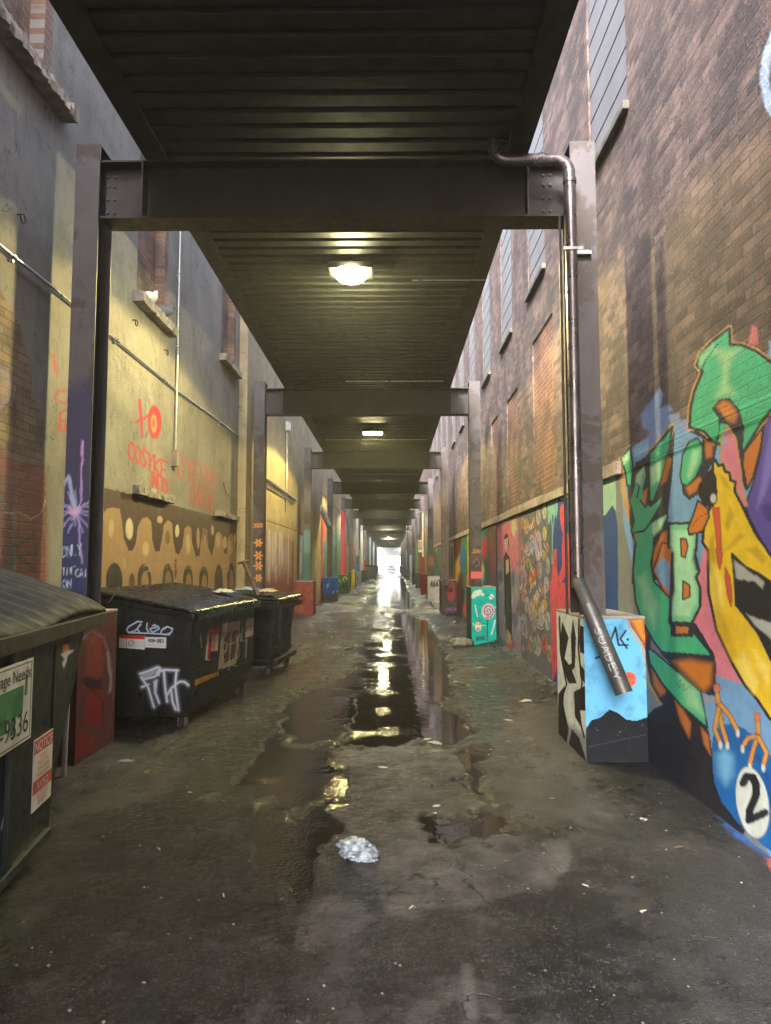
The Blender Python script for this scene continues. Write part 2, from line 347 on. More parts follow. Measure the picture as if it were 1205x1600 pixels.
# ================================================================== GROUND AND WATER
LEVEL = -.045
PUD = [  # puddles as outlines on the photograph, carried onto the ground plane
 [(560,1035),(600,1012),(640,1005),(655,985),(668,1000),(690,1012),(703,1030),(706,1060),(712,1085),(692,1092),(676,1100),(700,1112),(726,1118),(741,1133),(728,1150),(700,1156),(668,1156),(655,1162),(560,1163),(533,1160),(548,1135),(560,1105),(566,1075)],
 [(518,990),(540,984),(575,983),(606,988),(600,997),(560,999),(530,998)],
 [(590,905),(632,903),(640,925),(652,950),(640,955),(600,948),(560,944),(585,930),(595,918)],
 [(600,958),(640,960),(672,975),(690,1000),(672,1012),(648,1000),(620,1000),(612,985),(618,972)],
 [(396,1180),(430,1150),(452,1165),(500,1176),(520,1200),(534,1215),(526,1238),(496,1240),(470,1260),(430,1262),(405,1240),(380,1215)],
 [(655,1300),(690,1282),(740,1270),(785,1280),(800,1300),(770,1312),(730,1322),(690,1326)],
 [(392,1262),(440,1270),(470,1285),(500,1262),(528,1255),(520,1290),(502,1330),(486,1380),(470,1420),(440,1400),(410,1350),(395,1300)],
 [(455,1095),(500,1068),(560,1050),(562,1080),(548,1120),(520,1160),(470,1163),(440,1130)],
 [(548,1006),(600,1002),(640,1000),(646,1018),(590,1028),(540,1024)], [(600,1020),(690,1015),(700,1060),(640,1075),(560,1068),(575,1035)], [(660,925),(700,930),(720,950),(680,955)],
 [(722,1175),(760,1172),(745,1200),(760,1250),(740,1240),(724,1205)],
 [(585,893),(640,893),(648,898),(600,900)], [(500,960),(560,955),(575,965),(540,972)],
]
def ground_fields(P):
    X, Y = P[:, 0], P[:, 1]
    Q = P.copy(); Q[:, 2] = LEVEL; px, py = project(Q)
    sc = np.clip(1200 / np.maximum(py - 870, 6), 1, 60)      # metres-per-pixel grows with distance
    wx = (fbm(X * 5.2, Y * 3.7, 3, 5) - .5) * 90 / sc * 3; wy = (fbm(X * 5., Y * 3.6, 9, 5) - .5) * 48 / sc * 3
    m = np.zeros(len(X))
    for G in PUD:
        G = np.array(G, float); f = 9 if G[:, 1].mean() > 1080 else (5 if G[:, 1].mean() > 960 else 1.3)
        x, y = px + wx, py + wy
        i = np.nonzero((x > G[:, 0].min() - 14) & (x < G[:, 0].max() + 14) & (y > G[:, 1].min() - 14) & (y < G[:, 1].max() + 14))[0]
        if len(i):
            ins = in_poly(x[i], y[i], G); d = seg_dist(x[i], y[i], G, True); v = np.where(ins, .5 + d / f / 2, .5 - d / f / 2)
            m[i] = np.maximum(m[i], np.clip(v, 0, 1))
    far = np.clip((Y - 24) / 10, 0, 1) * np.exp(-((X - .1) / 1.1) ** 2)
    m = np.maximum(m, far * np.clip((fbm(X * .8, Y * .16, 21) - .50) * 9, 0, 1))
    base = -.03 * np.exp(-((X + .25) / 1.3) ** 2) + .10 * np.clip((X - 1.55) / .5, 0, 1) * np.clip((Y - 6.6) / 1.2, 0, 1) + .05 * np.clip((-2.3 - X) / .6, 0, 1)
    big = fbm(X * 1.3, Y * .7, 5) - .5; fine = fbm(X * 14, Y * 11, 7, 4) - .5; mid = fbm(X * 5, Y * 4, 8, 4) - .5
    z = base + .022 * big + .012 * mid + .006 * fine
    z = z * (1 - m) + (LEVEL - .02 + .01 * mid) * m
    z = np.where(m < .45, np.maximum(z, LEVEL + .0012 + .003 * (.5 - m) + .003 * fine), z)
    # broad wet film
    cen = np.exp(-((X + .1) / 1.0) ** 2)
    wet = np.clip(.32 + .8 * np.exp(-((X + .3) / 1.0) ** 2) + (fbm(X * 1.1, Y * .6, 31) - .5) * 1.3, 0, 1); wet = np.maximum(wet, m)
    return px, py, m, z, wet, big, mid
_cache = {}
def ground_fn(x, y):
    P = np.stack([x, y, np.zeros_like(x)], 1); g = ground_fields(P); P[:, 2] = g[3]; _cache['g'] = g; return P
def ground_attr(P):
    px, py, m, z, wet, big, mid = _cache['g']
    px = px + 18 * (fbm(P[:, 0] * 5, P[:, 1] * 5, 41) - .5); py = py + 14 * (fbm(P[:, 0] * 5, P[:, 1] * 5, 42) - .5)
    tone = np.full(len(P), .38)
    A = Painter(px, py)
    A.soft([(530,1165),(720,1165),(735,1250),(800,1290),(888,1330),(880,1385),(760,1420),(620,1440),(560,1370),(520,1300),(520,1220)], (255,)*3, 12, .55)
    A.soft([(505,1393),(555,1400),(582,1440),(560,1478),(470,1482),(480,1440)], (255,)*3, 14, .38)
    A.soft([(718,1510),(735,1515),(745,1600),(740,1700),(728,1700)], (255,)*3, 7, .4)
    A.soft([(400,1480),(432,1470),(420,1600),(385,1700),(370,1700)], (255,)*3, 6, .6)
    A.soft([(790,1100),(900,1190),(975,1290),(900,1310),(800,1280),(745,1190)], (255,)*3, 30, .5); A.soft([(930,1195),(1010,1170),(1110,1250),(1130,1330),(1010,1300)], (0,)*3, 14, .8)  # pale sky sheen painted into the tone, then a dark wedge by the wall
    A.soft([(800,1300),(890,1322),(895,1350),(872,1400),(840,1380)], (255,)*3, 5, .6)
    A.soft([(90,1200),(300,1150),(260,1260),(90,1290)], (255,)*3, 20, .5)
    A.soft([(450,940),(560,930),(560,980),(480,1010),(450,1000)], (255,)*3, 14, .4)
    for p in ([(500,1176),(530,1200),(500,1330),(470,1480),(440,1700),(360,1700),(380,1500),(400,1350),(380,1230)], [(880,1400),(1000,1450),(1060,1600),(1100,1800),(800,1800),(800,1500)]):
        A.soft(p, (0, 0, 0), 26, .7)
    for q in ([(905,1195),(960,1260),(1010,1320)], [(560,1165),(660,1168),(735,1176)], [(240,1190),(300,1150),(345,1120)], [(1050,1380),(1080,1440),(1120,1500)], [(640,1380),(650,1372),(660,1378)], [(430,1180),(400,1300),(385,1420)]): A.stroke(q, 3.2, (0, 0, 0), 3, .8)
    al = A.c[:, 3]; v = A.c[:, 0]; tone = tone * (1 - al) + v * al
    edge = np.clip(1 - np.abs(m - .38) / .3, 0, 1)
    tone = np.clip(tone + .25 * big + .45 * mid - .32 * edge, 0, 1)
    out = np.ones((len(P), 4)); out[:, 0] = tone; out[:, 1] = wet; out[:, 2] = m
    return out
def ground_paint(P):
    px, py = _cache['g'][0], _cache['g'][1]
    n = fbm(P[:, 0] * 25, P[:, 1] * 25, 51); A = Painter(px + 60 * (n - .5), py + 34 * (n - .5))
    A.soft([(1118,1235),(1205,1330),(1300,1420),(1300,1460),(1200,1350),(1150,1320),(1115,1270)], (60, 115, 185), 7, .95)
    A.soft([(1190,1350),(1215,1352),(1260,1400),(1220,1385)], (215, 110, 80), 3, .9)
    A.soft([(968,1180),(1010,1165),(1040,1180),(1110,1245),(1120,1262),(1040,1205),(1005,1185)], (150, 85, 70), 4, .9)
    A.soft([(775,990),(805,990),(825,1015),(870,1060),(862,1075),(820,1045),(790,1030)], (120, 175, 180), 6, .75)
    A.soft([(860,1062),(878,1070),(874,1090),(855,1075)], (190, 190, 170), 4, .7)
    A.soft([(692,950),(740,945),(740,962),(700,968)], (70, 70, 90), 5, .5)
    return A.c
gt = NT('wet_asphalt')
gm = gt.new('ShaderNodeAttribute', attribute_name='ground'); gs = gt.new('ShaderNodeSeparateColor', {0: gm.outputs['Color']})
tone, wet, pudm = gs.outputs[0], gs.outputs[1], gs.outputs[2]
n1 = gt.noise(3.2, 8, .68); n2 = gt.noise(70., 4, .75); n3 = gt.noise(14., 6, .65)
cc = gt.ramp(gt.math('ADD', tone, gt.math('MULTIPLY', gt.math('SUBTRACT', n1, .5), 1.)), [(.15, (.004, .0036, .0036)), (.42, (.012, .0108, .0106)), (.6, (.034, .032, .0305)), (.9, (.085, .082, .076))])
cc = gt.mix(gt.mapr(n2, .56, .66, 0, .75), cc, (.07, .067, .062)); cc = gt.mix(gt.mapr(gt.noise(95., 2, .6), .58, .66, 0, .7), cc, (.004, .004, .004)); cv = gt.new('ShaderNodeTexVoronoi', {'Scale': .75}, feature='DISTANCE_TO_EDGE'); cw = gt.new('ShaderNodeVectorMath', {0: gt.tc.outputs['Object'], 1: gt.new('ShaderNodeVectorMath', {0: gt.new('ShaderNodeTexNoise', {'Vector': gt.tc.outputs['Object'], 'Scale': 2.2, 'Detail': 8.}).outputs['Color'], 3: 1.1}, operation='SCALE').outputs[0]}, operation='ADD'); gt.set(cv.inputs['Vector'], cw.outputs[0]); crack = gt.math('MULTIPLY', gt.mapr(cv.outputs['Distance'], 0., .007, 1, 0), gt.mapr(n1, .42, .5)); cc = gt.mix(crack, cc, (.002, .002, .002)); cc = gt.mix(gt.mapr(n3, .55, .75, 0, .5), cc, (.008, .007, .006))
vo = gt.new('ShaderNodeTexVoronoi', {'Vector': gt.tc.outputs['Object'], 'Scale': 34., 'Randomness': 1.})
cc = gt.mix(gt.math('MULTIPLY', gt.mapr(vo.outputs['Distance'], .06, .1, 1, 0), gt.mapr(n1, .5, .62)), cc, (.12, .11, .09))
gp = gt.new('ShaderNodeAttribute', attribute_name='spray'); cc = gt.mix(gt.math('MULTIPLY', gp.outputs['Alpha'], gt.mapr(n2, .3, .48)), cc, gt.mix(.5, gp.outputs['Color'], (0, 0, 0)))
ww = gt.math('ADD', wet, gt.math('MULTIPLY', gt.math('SUBTRACT', gt.noise(6., 6, .7), .5), 1.3), clamp=True)
rg = gt.mapr(ww, .15, .7, .5, .075); rg = gt.math('ADD', rg, gt.math('MULTIPLY', gt.math('SUBTRACT', n2, .5), .25), clamp=True)
hh = gt.math('ADD', gt.math('MULTIPLY', crack, -.8), gt.math('ADD', gt.math('MULTIPLY', n2, .8), gt.math('ADD', gt.math('MULTIPLY', n3, 1.2), gt.math('MULTIPLY', gt.noise(140., 3, .7), .8))))
cc = gt.mix(1., cc, (1.0, .95, 1.04), 'MULTIPLY')
GROUND = gt.out(cc, rg, gt.bump(hh, .7, .014))
YR = 1.35 * (150 / 1.35) ** (np.linspace(0, 1, 1150) ** 1.0)
YR = np.concatenate([np.linspace(-9, 1.3, 60), YR])
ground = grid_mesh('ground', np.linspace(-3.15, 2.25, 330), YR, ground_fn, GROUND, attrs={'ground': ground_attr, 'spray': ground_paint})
tag(ground, kind='structure')
wt = NT('puddle_water'); wn1 = wt.noise(9., 3, .5); wn2 = wt.noise(40., 3, .6)
wrip = wt.mapr(wt.math('ADD', wt.noise(1.4, 4), wt.math('MULTIPLY', wt.new('ShaderNodeSeparateXYZ', {0: wt.tc.outputs['Object']}).outputs[0], -.22)), .52, .66, 0, 1)
WATER = wt.out((.012, .010, .008), .03, wt.bump(wt.math('ADD', wn1, wt.math('MULTIPLY', wn2, wt.math('MULTIPLY', wrip, 3.))), .14, .01)); wt.bsdf.inputs['IOR'].default_value = 1.4
wb = MB(); wb.add([(-2.2, 1.2, LEVEL), (1.9, 1.2, LEVEL), (1.9, 150, LEVEL), (-2.2, 150, LEVEL)], [(0, 1, 2, 3)])
tag(wb.build('water', WATER), kind='structure')
st = MB(); st.add([(-155, -28, -.12), (155, -28, -.12), (155, 415, -.12), (-155, 415, -.12)], [(0, 1, 2, 3)])
tag(st.build('street', m_plain('street_asphalt', (.16, .155, .15), .8, scale=.6)), kind='structure')

# ================================================================== LEFT WALL
LX = -2.98
def rects(y0, y1, z0, z1, holes):
    ys = sorted({y0, y1, *[h[0] for h in holes], *[h[1] for h in holes]}); ys = [y for y in ys if y0 <= y <= y1]; out = []
    for a, b in zip(ys[:-1], ys[1:]):
        hs = sorted([(max(z0, h[2]), min(z1, h[3])) for h in holes if h[0] <= a and h[1] >= b and h[3] > z0 and h[2] < z1]); z = z0
        for p, q in hs:
            if p > z: out.append((a, b, z, p))
            z = q
        if z < z1: out.append((a, b, z, z1))
    return out
def wall_face(mb, x, sgn, rc, m=0, t=.02):
    for a, b, p, q in rc: mb.box(min(x, x + sgn * t), max(x, x + sgn * t), a, b, p, q, m)
def C_(p): return [(x / 2.869, 400 + y / 2.869) for x, y in p]
def D_(p): return [(150 + x / 3.6515, 760 + y / 3.6515) for x, y in p]
def left_paint(P):
    px, py = project(P); A = Painter(px, py); Y, Z = P[:, 1], P[:, 2]
    n = fbm(Y * 5, Z * 5, 61); A.x = px + 10 * (n - .5); A.y = py + 10 * (n - .5)
    # red painted foot of the exposed brick
    A.soft(C_([(-200,860),(0,850),(60,930),(205,940),(208,1500),(-200,1500)]), (112, 44, 50), 6, .85)
    A.soft(C_([(-60,960),(60,980),(70,1420),(-60,1450)]), (70, 45, 60), 8, .6)
    A.stroke(C_([(30,1130),(60,1160),(60,1300),(70,1400)]), 6, (130,125,125), 2, .6)
    A.stroke(C_([(0,1080),(40,1150),(60,1250),(50,1400)]), 9, (60,70,70), 3, .8)
    A.stroke(C_([(70,1300),(150,1240),(160,1330),(80,1350),(150,1400)]), 7, (35,33,36), 2, .9)
    A.stroke(C_([(20,1150),(90,1150),(140,1180),(190,1140),(200,1090)]), 1.6, (190,150,160), 1, .8)
    A.soft(C_([(0,500),(45,510),(60,580),(40,660),(0,680)]), (150,135,150), 4, .6)
    A.stroke(C_([(0,480),(40,500),(60,560),(50,640),(10,690)]), 3, (60,35,75), 1, .9)
    A.ell(*C_([(12,600)])[0], 8, 13, (190,140,90), a=.6, f=.5)
    # red tags at the far left
    A.soft(C_([(225,440),(245,430),(262,520),(245,530)]), (170,70,65), 3, .8)
    A.stroke(C_([(300,600),(260,600),(245,640),(290,660),(310,620)]), 4, (165,70,68), 1.5, .85)
    A.stroke(C_([(300,690),(270,700),(265,780),(300,790),(300,740),(275,740)]), 5, (165,60,60), 1.5, .85)
    # drips mural
    x0, y0 = px, py; A.x = px + 2 * (n - .5); A.y = py + 2 * (n - .5)
    band = (Y > 7.06) & (Y < 13.25) & (Z < 2.355)
    i = np.nonzero(band)[0]
    A._put(i, np.ones(len(i)), (152, 124, 94))
    A.poly(D_([(30,0),(805,205),(803,385),(800,380),(790,290),(775,265),(755,290),(745,390),(730,380),(720,280),(705,255),(685,270),(675,340),(660,400),(640,340),(635,250),(610,240),(600,300),(590,395),(570,400),(550,330),(545,240),(525,222),(505,240),(495,330),(475,390),(455,380),(440,300),(435,210),(410,190),(385,220),(380,300),(365,370),(340,375),(320,300),(315,200),(295,175),(265,185),(240,230),(225,330),(205,368),(185,365),(160,300),(150,200),(135,130),(95,118),(60,130),(44,160),(30,240)]), (58, 38, 36))
    for cx, cy, rx, ry, c in [(192,243,21,60,(196,182,158)),(88,240,15,52,(176,152,120)),(285,355,19,40,(180,160,132)),(365,190,16,20,(176,152,120)),(465,255,12,36,(200,188,165)),(408,290,13,40,(112,82,62)),(525,330,14,58,(180,158,128)),(583,295,9,60,(165,135,100)),(620,295,16,52,(110,80,60)),(620,320,9,48,(160,130,95)),(697,310,12,42,(175,150,120)),(735,320,12,35,(170,150,125)),(665,250,8,28,(175,150,120)),(768,350,10,42,(180,160,130)),(794,295,5,30,(190,170,140)),(160,440,9,40,(165,140,110)),(40,160,5,40,(200,190,170))]:
        q = D_([(cx, cy)])[0]; A.ell(*q, rx / 3.65, ry / 3.65, c, f=.2)
    for cx, cy, rx, ry, c, ic in [(105,540,46,105,(28,28,30),None),(205,555,16,62,(84,58,50),None),(275,545,40,102,(62,46,42),(150,120,88)),(410,540,32,100,(48,42,40),(120,105,85)),(525,540,28,92,(36,40,38),(140,110,80)),(615,545,26,88,(46,40,38),(145,118,88)),(700,545,24,102,(62,54,52),None),(770,530,22,95,(52,42,40),(150,125,100)),(455,470,8,60,(90,64,52),None)]:
        q = D_([(cx, cy)])[0]; A.ell(*q, rx / 3.65, ry / 3.65, c, f=.08)
        if ic: A.ell(q[0] + 1, q[1] + 6, rx / 3.65 * .58, ry / 3.65 * .8, ic, f=.1)
    A.text('OUTERWORLD', D_([(325,470)])[0], (9.2, .1), (0, -10), 1.1, (168,142,112), 1, .8)
    for k, (cx, cy) in enumerate([(525,480),(612,490),(745,470),(290,470)]):
        q = D_([(cx, cy)])[0]; A.stroke([(q[0]-5, q[1]-4), (q[0]+4, q[1]-7), (q[0]+3, q[1]+4), (q[0]-4, q[1]+6), (q[0]+5, q[1]+2)], 1.2, (150,160,150) if k > 1 else (40,80,60), .8, .8)
    # rusty drip stain, grey rendered patches
    A.soft(C_([(620,300),(740,330),(740,400),(715,380),(690,470),(680,400),(650,380),(640,440),(625,430)]), (96, 84, 64), 4, .6)
    # red tags above the mural
    RD = (160, 42, 52)
    A.stroke(C_([(625,645),(640,810)]), 4, RD, 1.2, .9); A.stroke(C_([(612,745),(668,712)]), 4, RD, 1.2, .9)
    q = C_([(693, 745)])[0]; A.ell(*q, 11, 26, RD, f=.15, a=.9); q = C_([(690, 750)])[0]; A.ell(*q, 4.6, 14, (165,140,100), f=.3, a=.9); A.ell(*q, 2., 8, RD, f=.3, a=.8)
    A.text('COSYKE', C_([(575,905)])[0], (10.2, 5.9), (1, -27), 3.4, RD, 1.2, .88)
    A.text('MUD', C_([(682,1040)])[0], (8.6, 4.5), (0, -24), 4.2, RD, 1.2, .88)
    A.text('DYERM', C_([(800,990)])[0], (12, 5.6), (0, -36), 2.6, (158,48,58), 1.4, .75)
    A.text('DAPOP', C_([(855,1110)])[0], (7.6, 3.1), (0, -26), 2.8, (155,48,56), 1.2, .75)
    A.stroke(C_([(850,960),(880,1090),(930,960),(960,1080)]), 2.4, (155,48,56), 1.4, .5)
    return A.c
def left_expose(P):
    px, py = project(P); Y, Z = P[:, 1], P[:, 2]; n = fbm(Y * 6, Z * 6, 71); px = px + 16 * (n - .5); py = py + 10 * (n - .5)
    m = in_poly(px, py, C_([(-900,-2200),(-500,-900),(0,150),(35,215),(100,330),(138,500),(150,620),(198,750),(207,1600),(-900,1600)])).astype(float)
    o = np.ones((len(P), 4)); o[:, :3] = m[:, None]; return o
WL = thing('stucco_wall', 'tan stucco building wall with brown drip mural and bricked up windows on the left of the alley', 'wall')
holesL = [(3.9, 5.72, 5.66, 8.0), (7.82, 8.92, 4.70, 7.0), (11.78, 12.9, 5.2, 7.2)]
grid_mesh('painted_mural', np.arange(1.2, 13.26, .0175), np.arange(-.15, 4.001, .0125), lambda u, v: np.stack([np.full_like(u, LX), u, v], 1), STUC, WL, left_paint, attrs={'expose': left_expose}, flip=True)
b = MB(); wall_face(b, LX, -1, rects(-6, 1.2, -.15, HW, [])); wall_face(b, LX, -1, rects(1.2, 13.25, 4.0, HW, holesL)); b.box(LX - .5, LX - .16, -6, 13.25, -.15, HW)
b.box(LX - .16, LX - .02, -6, 3.4, -.15, HW); b.box(LX - .16, LX - .02, 1.2, 13.25, -.15, 4.); b.build('wall_face', STUC0, WL)
for (y0, y1, z0, z1) in holesL:
    b = MB(); b.box(LX - .155, LX - .13, y0, y1, z0, z1); b.box(LX - .129, LX - .002, y1 - .14, y1 - .001, z0, z1)
    b.build('bricked_window', BRICKO, WL)
def rough_bar(y0, y1, z0, z1, x0, x1, seed, mat, parent, name='sill', label=None):
    ys = np.linspace(y0, y1, max(8, int((y1 - y0) / .035))); rs = np.random.RandomState(seed); prof = [(x0, z0), (x0, z1), (x1, z1), (x1, z0)]
    V = []; Fc = []; n = 8
    pr = [(x0, z0), (x0, (z0 + z1) / 2), (x0, z1), ((x0 + x1) / 2, z1), (x1, z1), (x1, (z0 + z1) / 2), (x1, z0), ((x0 + x1) / 2, z0)]
    for y in ys:
        for k, (x, z) in enumerate(pr):
            j = .011; V.append((x + (rs.rand() - .5) * j * (3 if k in (4, 5, 6) and x1 > x0 or k in (4, 5, 6) else 0), y + (rs.rand() - .5) * .01, z + (rs.rand() - .5) * j * 1.4))
    K = len(ys)
    Fc = [(i * n + k, i * n + (k + 1) % n, (i + 1) * n + (k + 1) % n, (i + 1) * n + k) for i in range(K - 1) for k in range(n)] + [tuple(range(n)), tuple(range((K - 1) * n, K * n))]
    o = MB().add(V, Fc).build(name, mat, parent); 
    if label: o['label'] = label
    return o
rough_bar(3.5, 5.97, 5.55, 5.66, LX - .1, LX + .13, 1, STONE, WL); rough_bar(7.72, 9.02, 4.58, 4.70, LX - .1, LX + .12, 2, STONE, WL)
rough_bar(11.7, 13.0, 5.09, 5.2, LX - .1, LX + .12, 3, STONE, WL)
rough_bar(7.87, 9.2, 2.36, 2.47, LX - .02, LX + .08, 4, STONE, WL, 'stone_ledge'); rough_bar(11.6, 13.1, 2.37, 2.46, LX - .02, LX + .08, 5, STONE, WL, 'stone_ledge')
b = MB(); b.box(LX - .3, LX + .16, 13.252, 13.95, -.15, HW); b.build('pilaster', STUC20, WL)
# second and further left buildings
def ops_wall(ops, seed):
    def f(P):
        Y, Z = P[:, 1], P[:, 2]; n = fbm(Y * 4, Z * 4, seed); A = Painter(Y + .12 * (n - .5), Z + .16 * (n - .5)); ops(A, np.random.RandomState(seed)); return A.c
    return f
def ops_b2(A, rs):
    A.soft([(14,-.2),(21,-.2),(21,2.25),(14,2.35)], (118,60,58), .05, .9)
    A.soft([(14.2,1.3),(20.5,1.3),(20.5,2.2),(14.2,2.3)], (158,140,145), .35, .9)
    for k in range(16):
        y = rs.uniform(14.4, 20.5); A.stroke([(y, 2.3), (y + rs.uniform(-.1, .1), rs.uniform(.9, 2.))], rs.uniform(.08, .4), (190,185,190), .1, .8)
    for k in range(7):
        y = rs.uniform(14.4, 19); z = rs.uniform(1.2, 1.9); A.stroke([(y, z), (y + .4, z + .3), (y + .5, z - .2), (y + .9, z + .2)], .06, (110,70,120), .05, .7)
WL2 = thing('stucco_wall', 'ochre stucco building wall with peeling maroon and white paint along its foot', 'wall')
b = MB(); wall_face(b, LX, -1, [(13.95, 29, 2.6, HW)]); b.box(LX - .5, LX - .021, 13.951, 29, -.15, HW - .1); b.build('wall_face', STUC20, WL2)
grid_mesh('painted_base', np.arange(13.95, 29.01, .05), np.arange(-.15, 2.601, .03), lambda u, v: np.stack([np.full_like(u, LX), u, v], 1), STUC2, WL2, ops_wall(ops_b2, 3), flip=True)
DOORF = m_plain('grey_door_frame', (.35, .36, .36), .5, dirt=(.1, .1, .09)); DOORD = m_plain('dark_door', (.06, .065, .06), .5)
d = MB(); d.box(LX - .01, LX + .10, 22.3, 22.42, 0, 2.5); d.box(LX - .01, LX + .10, 24.2, 24.32, 0, 2.5); d.box(LX - .01, LX + .10, 22.42, 24.2, 2.38, 2.5); dr = d.build('door_frame', DOORF, WL2)
d = MB(); d.box(LX - .005, LX + .04, 22.42, 24.2, 0, 2.38); d.build('door', DOORD, WL2)
PAL = [(200,60,80),(230,190,60),(60,120,180),(70,150,120),(190,190,190),(120,80,150),(210,120,60),(50,50,60),(220,140,160),(110,160,90),(90,60,50),(235,230,215)]
def ops_random(y0, y1, top, hi=.9, pal=None, wid=(.8, 2.6)):
    pal = pal or PAL
    def f(A, rs):
        y = y0
        while y < y1:
            w_ = rs.uniform(*wid); c = pal[rs.randint(len(pal))]; t = rs.uniform(top * .6, top * 1.1)
            A.soft([(y, -.2), (y + w_, -.2), (y + w_, t), (y, t)], c, .05, hi)
            for k in range(5):
                c2 = pal[rs.randint(len(pal))]; yy = rs.uniform(y, y + w_); zz = rs.uniform(.3, t)
                if rs.rand() < .5: A.ell(yy, zz, rs.uniform(.1, .5), rs.uniform(.15, .6), c2, f=.2, a=.9, ol=(30, 30, 35), w=.03)
                else: A.stroke([(yy, zz), (yy + rs.uniform(-.6, .6), zz + rs.uniform(-.6, .6)), (yy + rs.uniform(-.6, .6), zz + rs.uniform(-.6, .6))], rs.uniform(.05, .2), c2, .04, .9)
            y += w_
    return f
def far_wall(name, label, X, sgn, y0, y1, mat, ops, seed, top, hh=11., step=.08):
    W = thing(name, label, 'wall')
    b = MB(); wall_face(b, X, sgn, [(y0, y1, top, hh)]); b.box(min(X + sgn * .021, X + sgn * .5), max(X + sgn * .021, X + sgn * .5), y0 + .001, y1, -.15, hh - .1); b.build('wall_face', {STUC2: STUC20}.get(mat, BRICK02), W)
    grid_mesh('painted_base', np.arange(y0, y1 + .01, step), np.arange(-.15, top + .001, top / 60 * 1.0), lambda u, v: np.stack([np.full_like(u, X), u, v], 1), mat, W, ops_wall(ops, seed), flip=sgn < 0)
    return W
BRICK02 = m_brick('plain_dark_red_brick', False, c1=(.2, .1, .08), c2=(.12, .07, .06)); BRICK2 = m_brick('dark_red_brick', True, c1=(.2, .1, .08), c2=(.12, .07, .06))
far_wall('painted_wall', 'left wall of many coloured murals behind the pink column', LX, -1, 29, 61, STUC2, ops_random(29, 61, 4.2, .85, PAL[:4] + [(150,120,80), (90,80,70), (120,110,90), (210,180,90)], (1.2, 3)), 11, 4.6)
far_wall('brick_wall', 'dim red brick wall with pale painted foot at the far left end', LX, -1, 61, 116, BRICK2, ops_random(61, 116, 3.2, .8), 12, 3.6, step=.14)
# conduits, pipes, junction boxes on the left wall
def wall_pipe(name, label, pts, r, mat=GALV, clips=None, cat='conduit', group=None):
    t = thing(name, label, cat, group=group); MB().tube(pts, r, 8).build('tube', mat, t)
    if clips:
        for p, ax in clips:
            c = MB(); v = Vector(p); a = Vector(ax)
            c.tube([v - a * .02, v + a * .02], r * 1.5, 8); c.box(min(v.x, LX) , max(v.x, LX + .01), v.y - .012, v.y + .012, v.z - .05, v.z - .03); c.build('clip', GALV, t)
    return t
xw = LX + .03
wall_pipe('conduit', 'thin metal conduit running level along the tan stucco wall', [(xw, 1.5, 3.94), (xw, 6., 3.95), (xw, 9.35, 3.93), (xw, 11, 3.98), (xw, 13.2, 4.02)], .014, clips=[((xw, y, 3.95), (0, 1, 0)) for y in (5.2, 7.2, 8.8, 9.7, 11.6)])
jt = wall_pipe('conduit', 'upright metal conduit beside the bricked window with pigeons', [(xw, 9.3, 6.6), (xw, 9.3, 3.1)], .016, clips=[((xw, 9.3, z), (0, 0, 1)) for z in (5.6, 4.4, 3.6)])
MB().box(LX, LX + .07, 9.25, 9.35, 2.88, 3.1).build('junction_box', m_plain('old_box', (.2, .15, .13), .6), jt)
wall_pipe('conduit', 'upper bright conduit of the pair behind the second left column', [(xw + .03, 13.96, 3.55), (xw + .03, 21., 3.5)], .035, clips=[((xw + .03, y, 3.52), (0, 1, 0)) for y in (15, 17, 19)])
wall_pipe('conduit', 'lower bright conduit of the pair behind the second left column', [(xw + .03, 13.96, 3.42), (xw + .03, 20.6, 3.38)], .025)
vt = wall_pipe('conduit', 'tall bright upright conduit with square head box before the third left column', [(xw, 19.2, 5.3), (xw, 19.2, 3.0)], .03, clips=[((xw, 19.2, z), (0, 0, 1)) for z in (4.7, 3.7)])
MB().box(LX, LX + .12, 19.12, 19.28, 5.3, 5.55).build('head_box', GALV, vt)
wall_pipe('vent_pipe', 'fat silver pipe slanting off the left wall above the doorway', [(LX, 29.2, 3.95), (LX + .5, 27.6, 3.0)], .12, cat='pipe')
wall_pipe('cable', 'black cable sagging on the stucco between the red tags', [(xw, 12.0, 2.98), (xw, 12.2, 2.82), (xw, 12.7, 2.76), (xw, 12.9, 2.78)], .007, mat=DARKP, cat='cable')
for k, (x, y, wh) in enumerate(((27, 335, 'under the uppermost bricked window'), (207, 500, 'below the pigeons'), (256, 547, 'below and right of the pigeons'))):
    p = onX(x, y, LX); q = MB(); q.tube([(LX, p[1], p[2]), (LX + .05, p[1], p[2])], .006, 6)
    q.tube([(LX + .05 + .0 * a, p[1] + .035 * math.sin(a), p[2] - .035 + .035 * math.cos(a)) for a in np.linspace(0, 6.28, 14)], .006, 6)
    tag(q.build('iron_ring', GIRD), 'small iron ring fixed to the stucco ' + wh, 'ring', 'iron rings on the stucco wall')
